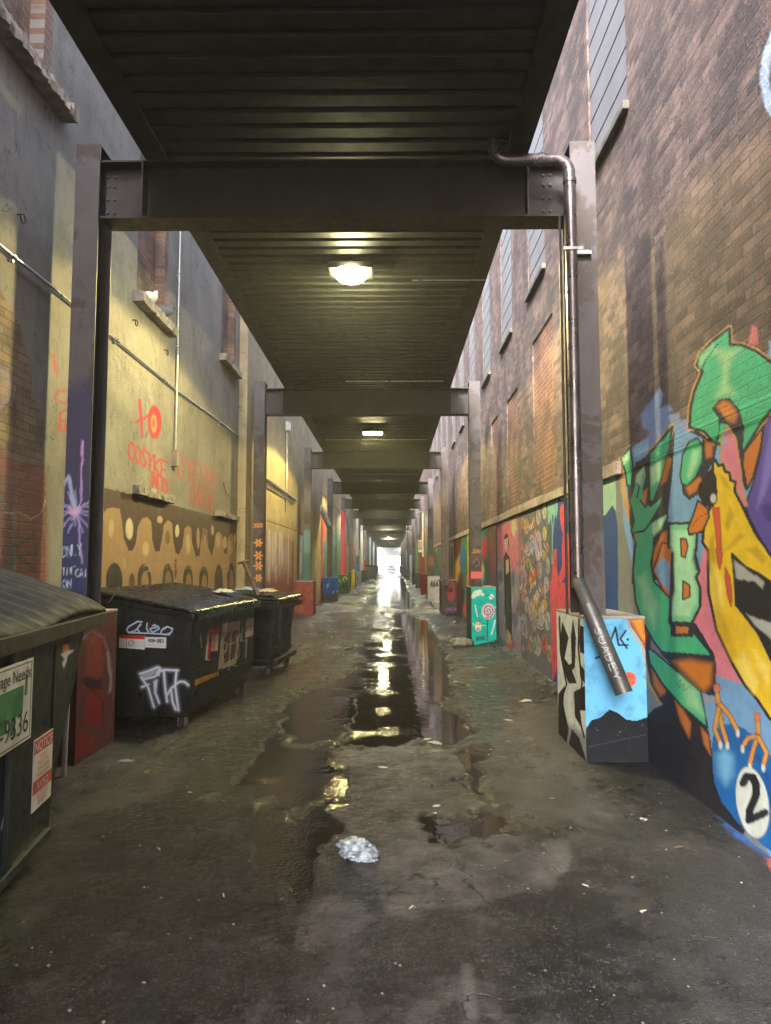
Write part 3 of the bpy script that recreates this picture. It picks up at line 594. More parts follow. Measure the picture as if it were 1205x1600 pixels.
# pigeons on the second sill
def pigeon(x, y, z, rz, col, head, label, s=1.):
    t = thing('pigeon', label, 'pigeon', (x, y, z), rz, 'pigeons on the window sill'); m1 = m_plain('feathers', col, .7, var=.2, scale=30)
    b = MB(); b.ball((0, 0, .085), .125, .062, .066, 0, 14, 10, Matrix.Rotation(R(-12), 3, 'Y')); b.ball((.10, 0, .135), .045, .036, .055, 0); b.ball((.125, 0, .185), .034, .028, .030, 1)
    b.add([(-.08, -.03, .09), (-.08, .03, .09), (-.24, .035, .055), (-.24, -.035, .055), (-.08, 0, .065), (-.24, 0, .04)], [(0, 1, 2, 3), (4, 0, 3, 5), (1, 4, 5, 2), (3, 2, 5)], 0)
    b.build('body', [m1, m_plain('head_feathers', head, .7)], t)
    MB().tube([(.15, 0, .185), (.185, 0, .175)], .008, 6, r2=.002).build('beak', DARKP, t)
    [MB().tube([(0, s_, .04), (.01, s_, 0)], .005, 5).build('leg', REDP, t) for s_ in (-.02, .02)]
p = onX(240, 470, LX + .05)
pigeon(LX + .04, 8.15, 4.705, R(75), (.62, .65, .62), (.5, .55, .55), 'pale grey and white pigeon sitting at the near end of the window sill', 1.1)
pigeon(LX + .06, 8.62, 4.70, R(60), (.10, .11, .13), (.08, .1, .12), 'dark slate pigeon sitting behind the pale one on the window sill')
# ================================================================== RIGHT WALL
RX = 2.02
def A_(p): return [(840 + x / 3.077, 860 + y / 3.077) for x, y in p]
def B_(p): return [(930 + x / 3.81, 480 + y / 3.81) for x, y in p]
def G_(p): return [(740 + x / 4.444, 700 + y / 4.444) for x, y in p]
DK = (34, 38, 56); GR = (78, 178, 138); MINT = (160, 210, 172); OR = (190, 118, 66); BLU = (118, 158, 205); PK = (205, 128, 152); TAN = (188, 148, 92)
def mural_paint(P):
    px, py = project(P); Y, Z = P[:, 1], P[:, 2]; A = Painter(px, py)
    n = fbm(Y * 22, Z * 22, 81); n2 = fbm(Y * 5, Z * 5, 82)
    low = np.nonzero((Z < 2.33) & (Y < 6.6))[0]; A._put(low, np.ones(len(low)), (122, 124, 126))
    # strip beside the column: navy bars on pale green and grey
    A.poly(B_([(40,1000),(120,985),(125,1215),(100,1180),(60,1240),(40,1240)]), (150, 185, 175)); A.poly(B_([(-60,1240),(60,1240),(105,1180),(120,1215),(135,1300),(140,2400),(-60,2400)]), (40, 72, 128))
    # sky-blue ground of the mural
    A.poly(B_([(150,950),(230,900),(460,700),(560,680),(1048,250),(2600,-900),(2600,5200),(1123,3400),(640,2600),(560,2420),(500,2300),(235,1600),(170,1300)]), BLU)
    A.x = px + 3 * (n - .5); A.y = py + 3 * (n - .5)
    A.soft(B_([(270,640),(385,480),(410,520),(380,600),(440,580),(460,610),(430,640),(500,630),(505,670),(570,660),(575,760),(460,720),(320,880),(230,910),(215,840),(300,780),(330,740),(285,720)]), (128, 150, 195), 2.5, .92)
    A.soft(B_([(230,820),(320,780),(320,850),(235,900)]), (150, 190, 225), 2, .9)
    A.soft(B_([(935,105),(960,115),(975,220),(915,225),(925,150)]), (205, 120, 130), 2, .9)
    A.soft(B_([(1030,200),(1100,190),(1100,300),(1040,290)]), (150, 175, 215), 2, .9)
    A.x, A.y = px + 1.2 * (n2 - .5), py + 1.2 * (n2 - .5)
    # pink field
    A.poly(A_([(770,140),(745,390),(850,500),(850,600),(980,640),(1123,800),(1300,1000),(1300,0),(800,-20)]), PK)
    A.poly(A_([(800,690),(850,700),(852,610),(980,640),(1123,800),(1400,1100),(1400,1500),(1100,1000),(900,900),(830,850)]), BLU)
    # purple mass top right
    A.poly(B_([(1048,560),(1500,100),(2600,-400),(2600,3000),(1048,1540),(985,1380),(920,1260),(893,1180),(940,1050),(985,880),(1005,700)]), (92, 76, 158), DK, 3)
    A.soft(B_([(1060,640),(1100,620),(1050,1000),(1010,1120),(960,1200),(985,1060),(1010,900)]), (128, 116, 196), 4, .8)
    A.soft(B_([(990,1180),(1100,1150),(1100,1290),(1010,1270)]), (60, 52, 120), 4, .8)
    # dome
    dome = B_([(562,715),(570,600),(592,500),(640,380),(605,345),(625,280),(700,200),(800,125),(803,222),(870,225),(960,262),(1060,335),(1400,560),(1400,700),(1048,610),(985,690),(880,870),(700,800),(650,740)])
    A.poly(dome, GR, DK, 4.6, TAN, 10)
    A.soft(B_([(700,250),(860,250),(800,330),(790,450),(840,520),(720,540),(760,430),(750,330)]), (165, 205, 160), 8, .85)
    A.soft(B_([(615,290),(700,215),(720,250),(650,320),(620,370)]), (150, 205, 165), 4, .8)
    A.stroke(B_([(730,220),(660,310),(625,390)]), 1.6, DK)
    A.poly(B_([(695,605),(740,545),(800,540),(860,610),(888,720),(880,900),(900,1100),(860,1000),(835,780),(790,700),(745,690),(735,780),(712,900),(695,860),(735,740),(735,660)]), DK)
    A.soft(B_([(720,590),(760,555),(810,570),(850,640),(830,690),(790,680),(760,640)]), (192, 122, 62), 4, .95)
    A.poly(B_([(745,900),(755,760),(790,705),(838,780),(862,930),(880,1085),(905,1180),(880,1180),(830,1040),(770,940)]), PK, TAN, 2.4)
    A.soft(B_([(755,870),(765,760),(785,725),(785,800)]), (140, 160, 205), 2, .8)
    A.poly(B_([(885,870),(1000,710),(988,830),(942,1010),(905,1085),(880,940)]), OR, DK, 3)
    # round letter
    A.poly(B_([(515,1050),(600,1020),(640,930),(640,780),(560,740),(610,735),(700,800),(710,900),(650,1030),(620,1110),(560,1150),(520,1110)]), DK)
    A.soft(B_([(650,790),(700,810),(695,890),(660,900)]), OR, 3, .95); A.soft(B_([(540,1075),(620,1010),(640,1030),(600,1100),(560,1120)]), OR, 3, .95)
    A.poly(B_([(505,1000),(520,880),(560,800),(610,778),(640,830),(637,920),(600,1010),(550,1062),(515,1050)]), GR, DK, 2.6)
    A.soft(B_([(580,850),(625,840),(610,930),(560,1030),(545,1000)]), MINT, 4, .9)
    # W
    A.stroke(B_([(155,905),(170,1100),(205,1260)]), 8, TAN, 3, .9); A.stroke(B_([(320,870),(460,705),(450,850)]), 7, TAN, 2, .9)
    A.poly(B_([(190,1050),(215,1060),(240,920),(290,900),(330,860),(430,860),(475,730),(460,1000),(430,1250),(440,1300),(470,1440),(450,1600),(330,1620),(220,1560),(235,1400),(205,1290)]), DK)
    A.poly(B_([(155,900),(210,832),(226,960),(215,1062),(190,1062),(180,980)]), GR, DK, 3)
    A.poly(B_([(245,990),(295,930),(310,1000),(290,1080),(300,1160),(330,1182),(370,1150),(412,1110),(390,1180),(330,1280),(425,1225),(432,1250),(400,1312),(330,1380),(322,1500),(360,1620),(222,1640),(230,1500),(240,1400),(215,1330),(230,1270),(205,1150),(225,1080)]), GR, DK, 3.6)
    A.poly(B_([(325,870),(462,712),(440,850),(402,1000),(348,1160),(325,1152),(320,1000)]), GR, DK, 3.6); A.stroke(B_([(232,1345),(290,1330),(330,1282)]), 3, DK); A.stroke(B_([(240,1000),(262,1075),(250,1130)]), 2.4, DK); A.stroke(B_([(325,1150),(300,1190),(270,1150)]), 3, DK)
    for q in ([(245,1000),(290,950),(270,1060),(240,1040)], [(330,960),(400,900),(380,1030),(340,1060)], [(340,1290),(425,1240),(390,1320),(340,1370)], [(160,900),(200,860),(200,910),(170,940)]): A.soft(B_(q), (182, 222, 190), 3, .95)
    for q in ([(430,885),(455,905),(425,1035),(392,1060),(405,980)], [(290,1095),(312,1080),(302,1165),(280,1160)], [(345,1455),(400,1345),(430,1330),(430,1430),(400,1460),(365,1530),(345,1600)], [(235,1350),(255,1370),(235,1400)], [(185,1120),(205,1180),(200,1230)]): A.soft(B_(q), OR, 2, .95)
    # the long green S
    A.soft(A_([(425,325),(500,318),(545,400),(545,520),(600,640),(640,680),(600,745),(555,690),(535,600),(515,500),(465,440)]), DK, 1.5, 1); A.stroke(A_([(425,325),(465,445),(515,520),(535,640),(590,740),(850,715)]), 4, TAN, 1.5, .9)
    for q in ([(440,345),(490,335),(525,400),(520,440),(480,420)], [(550,570),(600,650),(620,680),(590,700),(560,650)]): A.soft(A_(q), OR, 4, .95)
    A.poly(A_([(555,100),(600,-40),(655,-20),(655,240),(620,220)]), OR, DK, 2.4); A.poly(A_([(562,90),(600,30),(636,60),(636,200),(600,160)]), BLU)
    A.poly(A_([(640,340),(760,350),(850,500),(860,560),(850,700),(800,690),(690,600),(590,495)]), DK)
    A.poly(A_([(468,-20),(562,-30),(545,60),(560,150),(640,232),(640,350),(652,412),(745,412),(742,385),(842,508),(600,490),(560,440),(500,330),(470,240),(458,100)]), GR, DK, 3)
    A.poly(A_([(474,-70),(556,-80),(548,30),(478,50)]), GR)
    A.soft(A_([(480,130),(520,110),(540,180),(580,260),(560,380),(520,290)]), MINT, 7, .7)
    A.soft(A_([(655,535),(740,525),(838,545),(835,640),(800,680),(740,620)]), (205, 128, 60), 7, .95); A.poly(A_([(664,366),(728,368),(724,398),(668,400)]), OR)
    A.stroke(A_([(640,352),(742,354),(740,410),(645,412),(640,352)]), 2.6, DK)
    # dark foot
    A.poly(A_([(520,800),(560,760),(600,740),(625,655),(690,720),(770,800),(825,870),(845,1000),(850,1100),(900,1230),(1000,1350),(900,1500),(700,1200),(500,1100)]), (30, 31, 40))
    for q in ([(658,720),(700,765),(738,830),(730,905),(690,830)], [(785,850),(822,890),(832,985),(800,930)]): A.soft(A_(q), OR, 3, .95)
    A.poly(A_([(530,468),(565,490),(785,680),(818,855),(690,745),(600,640),(540,540)]), GR, DK, 3)
    A.soft(A_([(680,600),(770,680),(800,800),(720,740)]), MINT, 7, .9); A.stroke(A_([(665,650),(690,620),(680,660),(705,640),(700,675),(735,655)]), 1, DK, .6, .8)
    # letter B
    A.stroke(A_([(655,0),(645,260),(640,345)]), 8, DK); 
    Bp = B_([(440,1288),(560,1285),(608,1330),(602,1440),(585,1500),(602,1560)]) + A_([(752,0),(778,100),(762,130),(782,180),(782,270),(742,350),(640,347),(640,250),(655,200),(650,60)]) + B_([(465,1440),(438,1430)])
    A.poly(Bp, (120, 196, 160), DK, 4.4, TAN, 1)
    A.soft([(p[0] * .8 + 1066 * .2, p[1] * .86 + 895 * .14) for p in Bp], (172, 220, 188), 4, .9)
    A.poly(B_([(508,1378),(540,1378),(552,1420),(535,1490),(512,1480)]), OR, DK, 2.4); A.poly(A_([(698,145),(732,168),(732,222),(698,238)]), OR, DK, 2.4)
    # yellow bird
    bird = B_([(640,1400),(650,1250),(690,1190),(722,1100),(700,1000),(700,930),(712,905),(735,945),(760,935),(775,980),(800,985),(805,1030),(835,1040),(832,1100),(870,1170),(900,1235),(950,1340),(1048,1480),(1160,1640)]) + A_([(1300,100),(1300,1050),(1170,830),(1118,812),(1060,722),(1000,652),(940,552),(860,382),(822,200),(820,0)])
    A.poly(bird, (222, 190, 74), DK, 4.6)
    for q in ([(800,1180),(830,1240),(790,1330),(770,1290)], [(860,1350),(890,1360),(800,1440),(770,1450)], [(900,1440),(960,1420),(1020,1490),(1000,1530)], [(700,1350),(720,1500),(700,1600),(660,1480)], [(740,1000),(780,1010),(800,1080),(760,1060)]): A.soft(B_(q), (160, 128, 48), 4, .6)
    for q in ([(840,60),(900,180),(880,300),(850,220)], [(990,480),(1060,640),(1040,690),(960,540)], [(1040,480),(1110,560),(1110,640),(1060,560)]): A.soft(A_(q), (240, 222, 140), 7, .7)
    A.soft(A_([(850,100),(890,300),(960,500),(930,540),(860,370)]), (172, 138, 52), 5, .5)
    A.poly(A_([(935,15),(1000,78),(1060,108),(1123,150),(1300,300),(1300,760),(1123,530),(1060,400),(1000,322),(952,262),(945,120)]), (28, 28, 33), DK, 3)
    A.x = px + 5 * (n - .5); A.y = py + 8 * (n - .5)
    A.soft(A_([(945,45),(1000,88),(1090,150),(1085,190),(1045,150),(1010,145),(955,135)]), (170, 172, 174), 2, .95); A.soft(A_([(1008,308),(1060,325),(1123,350),(1200,400),(1200,480),(1123,428),(1090,395),(1045,360)]), (172, 174, 176), 2, .95)
    A.x, A.y = px, py
    A.poly(B_([(650,1010),(695,955),(722,1010),(728,1150),(702,1192),(650,1182),(613,1120),(613,1060)]), (26, 26, 30)); q = B_([(704, 1138)])[0]; A.ell(*q, 4.6, 7, (200, 205, 205), f=.4)
    A.poly(B_([(612,1150),(672,1200),(678,1250),(640,1335),(560,1355),(553,1320),(590,1220)]), (200, 124, 66), DK, 3); A.stroke(B_([(668,1225),(620,1250),(580,1300)]), 1.4, (120, 70, 50))
    for q in (B_([(697,1190),(740,1190),(748,1350),(758,1480),(745,1560),(728,1480),(716,1330)]), A_([(903,80),(927,130),(937,230),(930,272),(914,220),(900,130)]), A_([(858,-10),(886,0),(886,60),(875,92),(864,50)])): A.poly(q, (196, 92, 78), (150, 90, 50), 1.4)
    # blue ball with its number, and the feet
    ball = A_([(838,960),(842,900),(860,860),(895,835),(950,835),(1020,875),(1123,990),(1300,1200),(1400,1700),(1123,1450),(1060,1395),(960,1305),(885,1210),(848,1110)])
    A.poly(ball, (36, 98, 168)); A.soft(A_([(860,980),(900,950),(942,990),(940,1080),(905,1130),(870,1080)]), (120, 176, 220), 9, .9); A.soft(A_([(980,900),(1080,1000),(1123,1100),(1123,1250),(1080,1040)]), (24, 66, 130), 8, .8)
    q = A_([(1034, 1212)])[0]; A.ell(*q, 25, 56, (205, 212, 212), rot=-.16, f=.06, ol=(26, 60, 110), w=1.6)
    A.stroke(A_([(990,1118),(1003,1088),(1035,1092),(1052,1130),(1050,1180),(1020,1250),(1018,1296),(1092,1262)]), 12.5, (24, 26, 34), 1.)
    for path in ([(862,665),(872,760),(888,850),(912,928)], [(874,745),(852,860),(878,925)], [(880,742),(925,795),(962,868)], [(1057,800),(1060,890),(1040,950),(1020,1030)], [(1055,890),(1010,905),(985,945)], [(1060,895),(1102,975),(1085,1035)]):
        A.stroke(A_(path), 8.2, (70, 50, 50)); A.stroke(A_(path), 6, (205, 150, 88), .8); q = A_([path[-1]])[0]; A.ell(q[0] + .5, q[1] + 4, 3, 6, (205, 212, 215), f=.3)
    for c in ((862, 662), (1056, 800)): q = A_([c])[0]; A.ell(*q, 5, 7, (200, 130, 100), f=.3, ol=(70, 50, 50), w=1)
    # pale ring high on the wall
    A.x = px + 4 * (n - .5); A.stroke([(1240,20),(1212,48),(1198,85),(1194,125),(1202,165),(1222,195)], 13, (178, 196, 225), 4, .9)
    return A.c
def doodle_paint(P):
    px, py = project(P); Y, Z = P[:, 1], P[:, 2]; A = Painter(px, py); n = fbm(Y * 8, Z * 8, 91); rs = np.random.RandomState(5)
    i = np.arange(len(px)); A._put(i, np.ones(len(i)), (92, 90, 96))
    # coral figure on navy
    A.poly(G_([(512,-100),(900,-100),(900,2600),(545,1620),(545,900)]), (42, 66, 132))
    A.poly(G_([(530,930),(625,935),(700,935),(900,935),(900,2600),(690,1240),(548,1620),(535,1100)]), (196, 84, 102))
    A.poly(G_([(600,470),(598,420),(615,385),(640,395),(648,450),(640,520),(636,580),(665,600),(685,650),(900,700),(900,940),(640,940),(650,860),(612,935),(540,935),(545,850),(560,700),(576,700),(580,850),(590,900),(615,820),(612,680),(622,600),(612,565),(604,520)]), (200, 84, 98))
    A.poly(G_([(512,370),(585,340),(583,440),(575,490),(566,455),(558,520),(550,460),(540,470),(528,525),(516,530)]), (128, 178, 172)); A.stroke(G_([(540,470),(548,560),(546,800)]), 1.6, (128, 178, 172)); A.stroke(G_([(560,480),(550,600)]), 1.2, (128, 178, 172))
    A.poly(G_([(582,345),(590,325),(620,345),(670,315),(690,300),(690,330),(620,362)]), (170, 190, 210))
    # doodle panel
    D0 = G_([(305,470),(512,375),(512,700),(535,1100),(550,1640),(335,1470)])
    A.poly(D0, (104, 102, 118))
    for (cx, cy, rx, ry, c) in [(342,520,14,40,(150,130,110)),(368,545,18,55,(190,130,110)),(397,550,10,20,(200,200,200)),(417,520,8,38,(180,110,90)),(450,475,16,60,(170,165,185)),(492,440,14,55,(180,190,170)),(494,595,14,50,(190,180,100)),(405,660,26,60,(130,160,195)),(450,680,26,110,(175,150,190)),(512,690,10,30,(170,110,110)),(380,700,26,55,(150,130,170)),(335,740,14,60,(170,90,100)),(380,800,18,35,(120,150,90)),(483,740,14,32,(150,170,110)),(460,850,18,60,(140,120,150)),(408,900,22,75,(205,150,80)),(350,900,22,80,(150,120,165)),(430,1100,16,90,(205,165,90)),(372,1090,14,60,(170,165,180)),(400,1130,16,70,(180,150,150)),(470,1170,24,80,(170,170,190)),(515,1200,18,70,(170,175,190)),(490,1090,22,40,(190,150,90)),(425,1200,12,80,(120,140,160)),(398,1360,12,60,(150,120,110)),(427,1370,12,60,(120,150,110)),(455,1380,14,60,(150,150,160)),(495,1360,18,70,(170,60,60)),(530,1430,14,60,(175,110,100)),(350,1230,22,80,(120,130,170)),(515,820,14,60,(140,160,170)),(505,950,18,60,(160,150,185)),(350,1020,18,50,(180,120,150)),(470,980,14,50,(150,110,130)),(440,1020,10,35,(215,205,190))]:
        c = tuple(.75 * v + .25 * 150 for v in c); q = G_([(cx, cy)])[0]; A.ell(*q, rx / 4.8, ry / 4.8, c, f=.2, ol=(176, 174, 182), w=.3); A.stroke([(q[0] - rx / 9, q[1] - ry / 12), (q[0] + rx / 12, q[1] + ry / 14), (q[0] - rx / 14, q[1] + ry / 9)], .8, (60, 56, 66), .6)
    for k in range(130):
        x = rs.uniform(330, 525); y = rs.uniform(480, 1400); q = G_([(x, y), (x + rs.uniform(-16, 16), y + rs.uniform(5, 40)), (x + rs.uniform(-16, 16), y + rs.uniform(10, 60))]); A.stroke(q, .9, [(210,205,210), (45,42,50), (200,120,80)][k % 3], .5, .9)
    A.stroke(G_([(385,900),(400,860),(412,900),(405,940),(425,860),(440,850),(420,930)]), 1.4, (160, 60, 40), .6); A.stroke(G_([(445,1240),(470,1260),(490,1250)]), 1, (220,215,215))
    # pink and purple panel with the long dark figure
    A.poly(G_([(160,560),(305,470),(335,1470),(180,1310)]), (140, 134, 162)); A.soft(G_([(160,560),(305,475),(312,860),(250,830),(180,760)]), (205, 120, 142), 8, .95)
    A.soft(G_([(262,510),(290,490),(303,560),(285,620),(262,580)]), (205, 200, 180), 2, .9); A.soft(G_([(165,800),(190,830),(200,1000),(175,980)]), (175, 165, 190), 3, .9)
    for k in range(18):
        x = rs.uniform(180, 320); y = rs.uniform(800, 1400); A.ell(*G_([(x, y)])[0], rs.uniform(2, 5), rs.uniform(5, 14), [(170,160,190), (90,95,130), (140,160,180), (120,80,110)][k % 4], f=.6, a=.8)
    A.poly(G_([(212,620),(222,595),(240,600),(246,660),(240,700),(218,690)]), (30, 30, 36)); A.poly(G_([(216,640),(238,630),(238,690),(226,715),(216,690)]), (190, 170, 165)); A.stroke(G_([(213,640),(240,625)]), 1.2, (200,200,200))
    A.poly(G_([(208,760),(225,720),(252,760),(258,880),(262,1000),(270,1340),(232,1300),(216,1100),(212,900)]), (36, 38, 42)); A.poly(G_([(224,780),(244,770),(246,860),(226,880)]), (190, 175, 170)); A.stroke(G_([(236,980),(240,1240)]), 1.6, (50, 90, 75)); A.poly(G_([(232,1250),(262,1300),(262,1390),(240,1370)]), (180, 150, 130)); A.soft(G_([(200,1390),(250,1350),(275,1400),(240,1420)]), (180, 60, 70), 2, .9)
    A.poly(G_([(90,560),(160,560),(180,1310),(95,1200)]), (86, 76, 84)); A.soft(G_([(110,600),(130,600),(150,830),(125,850)]), (140, 60, 70), 3, .8); A.soft(G_([(70,600),(100,580),(105,1000),(80,1000)]), (50, 80, 120), 3, .9)
    A.soft(G_([(0,1290),(170,1290),(335,1480),(545,1640),(545,1800),(-100,1500)]), (110, 140, 150), 5, .45)
    # beyond the second column
    far = np.nonzero(Y > 15.0)[0]; A.x = px + 3 * (n - .5)
    for y0, y1, c in [(15,16.4,(60,120,135)),(16.4,17.8,(80,150,160)),(17.8,18.6,(190,160,70)),(18.6,20.2,(70,120,110)),(20.2,22.5,(110,60,60))]:
        j = np.nonzero((Y > y0) & (Y <= y1) & (Z < 2.34))[0]; A._put(j, np.ones(len(j)), c)
    for k in range(26):
        y = rs.uniform(15, 22); z = rs.uniform(.3, 2.1); q, r = project(np.array([[RX, y, z]])); A.ell(q[0], r[0], rs.uniform(2, 6), rs.uniform(5, 20), PAL[k % 12], f=.5, a=.8)
    return A.c
WR = thing('brick_wall', 'brown brick building wall with the yellow bird mural and grey clad windows on the right of the alley', 'wall')
Y_M = 7.02
grid_mesh('painted_mural', np.arange(1.5, Y_M + .001, .012), np.arange(-.15, 4.96, .009), lambda u, v: np.stack([RX - .004 * ((v > 2.34) & (v < 2.455) & (u < 6.06)), u, v], 1), BRICK, WR, mural_paint)
CWALL = m_vpaint('painted_render', .7)
grid_mesh('painted_panels', np.arange(Y_M, 22.5, .022), np.arange(-.15, 2.351, .012), lambda u, v: np.stack([np.full_like(u, RX), u, v], 1), CWALL, WR, doodle_paint)
winR = [(y, y + 1.12, 5.5, 8.6) for y in (2.5, 5.66, 8.85, 11.35, 13.9, 16.5, 19.1, 21.7, 24.5, 27.3, 30.1, 33)]
winN = [h for h in winR]; SILLR = m_plain('sooty_sill_stone', (.13, .115, .1), .9, var=.4, scale=9, bump=.5, bscale=35, dirt=(.05, .045, .04))
infR = [(8.5, 9.75, 2.47, 4.72), (10.95, 12.0, 2.47, 4.4), (13.0, 13.9, 2.47, 4.4), (17.2, 18.3, 2.47, 4.4)]
b = MB(); wall_face(b, RX, 1, [(-6, 1.5, -.15, 4.956)]); wall_face(b, RX, 1, rects(-6, Y_M, 4.956, HW, winN)); wall_face(b, RX, 1, rects(Y_M, 36, 2.34, HW, winN + infR))
b.box(RX + .16, RX + .5, -6, 36, -.15, HW); b.box(RX + .021, RX + .159, -6, 36, -.15, 2.3)
b.build('wall_face', BRICK0, WR)
for k, (y0, y1, z0, z1) in enumerate(winR):
    b = MB(); z = z0; 
    while z < z1:
        V = [(RX + .014, z), (RX + .020, z + .2735), (RX + .15, z + .2735), (RX + .15, z)]; b.prism([(x, q) for x, q in V], y0 + .004, y1 - .004, 'y'); z += .275
    b.build('siding_panel', SIDING, WR)
    s = MB(); s.box(RX - .055, RX + .14, y0 - .04, y1 + .04, z0 - .08, z0 - .003); s.build('sill', SILLR, WR, .012)
for (y0, y1, z0, z1) in infR:
    MB().box(RX + .02, RX + .15, y0, y1, z0, z1).build('infill_brick', BRICKR, WR)
# stone ledge above the panels, in blocks
for (y0, y1) in ((1.5, 3.0), (3.01, 4.4), (4.41, 5.95)):
    pass
lb = MB(); rs = np.random.RandomState(9); y = 6.05
while y < 36:
    l = rs.uniform(.9, 1.6); lb.box(RX - .045 + rs.uniform(-.008, .008), RX - .001, y, min(36, y + l - .008), 2.345, 2.46 + rs.uniform(-.01, .01)); y += l
lb.build('stone_ledge', m_plain('ledge_stone', (.33, .27, .24), .85, var=.35, scale=8, bump=.5, dirt=(.14, .1, .09)), WR, .008)
grid_mesh('painted_base', np.arange(22.5, 36.01, .07), np.arange(-.15, 2.341, .03), lambda u, v: np.stack([np.full_like(u, RX), u, v], 1), CWALL, WR,
          ops_wall(ops_random(22.5, 36, 2.4, .9, [(50,90,80), (60,60,70), (150,70,60), (70,110,120), (160,90,60), (60,80,60)], (.8, 2)), 15))
b = MB(); bk = BRICK
far_wall('brick_wall', 'brick wall with orange and green murals to the right beyond the fifth column', RX, 1, 36.002, 64, BRICK2, ops_random(36, 64, 4.4, .85, [(190,90,50), (70,110,80), (90,60,50), (60,60,66), (110,70,60), (80,130,120)], (1, 2.6)), 16, 4.8)
far_wall('brick_wall', 'dim brick wall with pale panels at the far right end of the covered alley', RX, 1, 64.01, 116, BRICK2, ops_random(64, 116, 3.4, .8, PAL + [(200,200,205)] * 4, (1, 4)), 17, 3.6, step=.14)

# ================================================================== ROOF DECK, FRAMES, LAMPS
YF = [5.75 + 7.85 * k for k in range(16)]
DZ = 5.15; Y0R, Y1R = DECK0, 128.6
t = thing('roof_deck', 'dark ribbed steel roof deck running the whole length over the alley', 'roof')
prof = []; y = Y0R
while y < Y1R: prof += [(y, DZ + .034), (y + .05, DZ + .034), (y + .06, DZ), (y + .185, DZ), (y + .195, DZ + .034)]; y += .2
V = []; 
for (yy, zz) in prof: V += [(-1.99, yy, zz), (1.0, yy, zz)]
db = MB(); db.add(V, [(2 * i, 2 * i + 1, 2 * i + 3, 2 * i + 2) for i in range(len(prof) - 1)]); db.box(-1.99, 1.0, Y0R, Y1R, DZ + .07, DZ + .2); db.build('deck_sheet', DECK, t)
for x0, x1 in ((-2.185, -1.99), (1.0, 1.195)):
    g = MB(); g.box(x0, x1, Y0R, Y1R, DZ - .012, DZ + .004); g.box((x0 if x0 < 0 else x1 - .012), (x0 + .012 if x0 < 0 else x1), Y0R, Y1R, DZ + .004, DZ + .3); g.box(x0, x1, Y0R, Y1R, DZ + .3, DZ + .312); g.build('edge_girder', GIRD, t)
# loose flashing strips along the deck edge
ORD = 'first second third fourth fifth sixth seventh eighth ninth tenth eleventh twelfth thirteenth fourteenth fifteenth sixteenth'.split()
def col_paint_left1(P):
    px, py = project(P); A = Painter(px, py); n = fbm(P[:, 0] * 30, P[:, 2] * 12, 101); A.x = px + 6 * (n - .5); A.y = py + 10 * (n - .5)
    A.soft([(80,610),(170,590),(170,1000),(80,1000)], (46, 44, 70), 22, .95); A.soft([(80,790),(170,790),(170,1000),(80,1000)], (34, 44, 78), 12, .9)
    c = (118, 800)
    for a in np.linspace(0, 6.28, 17)[:-1]:
        L = 34 if int(a * 10) % 3 else 22; A.stroke([c, (c[0] + math.cos(a) * 30, c[1] + math.sin(a) * L)], 2.2, (170, 160, 205), 1.5, .75)
    A.stroke([(130, 690), (127, 780), (122, 800)], 3, (185, 150, 205), 1.4, .9); A.stroke([(122, 800), (128, 880)], 2.4, (175, 150, 200), 1.4, .8); A.ell(118, 798, 9, 7, (205, 165, 190), f=1., a=.9)
    A.stroke([(100, 760), (108, 745), (112, 770), (118, 800)], 5, (165, 180, 205), 2, .8)
    A.x, A.y = px, py
    A.text('ONLY', (97, 872), (8, -1.5), (0, -17), 1.2, (190, 195, 215), .8); A.text('THE', (97, 898), (7.5, -.5), (0, -11), 1.1, (190, 195, 215), .8); A.text('CAT', (118, 902), (6.5, -.5), (0, -12), 1.1, (190, 195, 215), .8); A.text('ON', (98, 918), (7.5, 0), (0, -12), 1.1, (180, 190, 215), .8)
    return A.c
def col_paint_left2(P):
    px, py = project(P); A = Painter(px, py); c = (214, 146, 78)
    A.text('20KR', (396.4, 824), (3.7, 0), (0, -6), 1.0, c, .6)
    for cy, r in ((848, 5.5), (868, 6.5), (884, 6.5), (903, 5)):
        for a in np.linspace(0, 6.28, 7)[:-1]:
            A.stroke([(404 + math.cos(a) * 1.6, cy + math.sin(a) * 1.6), (404 + math.cos(a) * r, cy + math.sin(a) * r)], 3.0, c, 1, .9)
        A.ell(404, cy, 1.2, 1.2, (60, 45, 45), f=.5)
    return A.c
def col_paint_right2(P):
    px, py = project(P); A = Painter(px, py); n = fbm(P[:, 0] * 20, P[:, 2] * 20, 104)
    A.soft([(730,893),(760,893),(760,903),(730,905)], (212, 106, 110), 1, .95); A.text('JDAH', (737.5, 864), (3.8, 0), (0, -6), .9, (200, 150, 60), .5); A.stroke([(739,880),(746,872),(750,882),(742,886)], 1, (120,110,115), .5)
    A.ell(742, 850, 5, 9, (90, 84, 88), f=.8, a=.6)
    return A.c
def band(ops):
    def f(P):
        A = Painter(P[:, 0] + .05 * (fbm(P[:, 2] * 9, P[:, 0] * 9, 105) - .5), P[:, 2] + .2 * (fbm(P[:, 0] * 20, P[:, 2] * 3, 106) - .5))
        for (z0, z1, c) in ops: A.soft([(-9, z0), (9, z0), (9, z1), (-9, z1)], c, .06, .95)
        return A.c
    return f
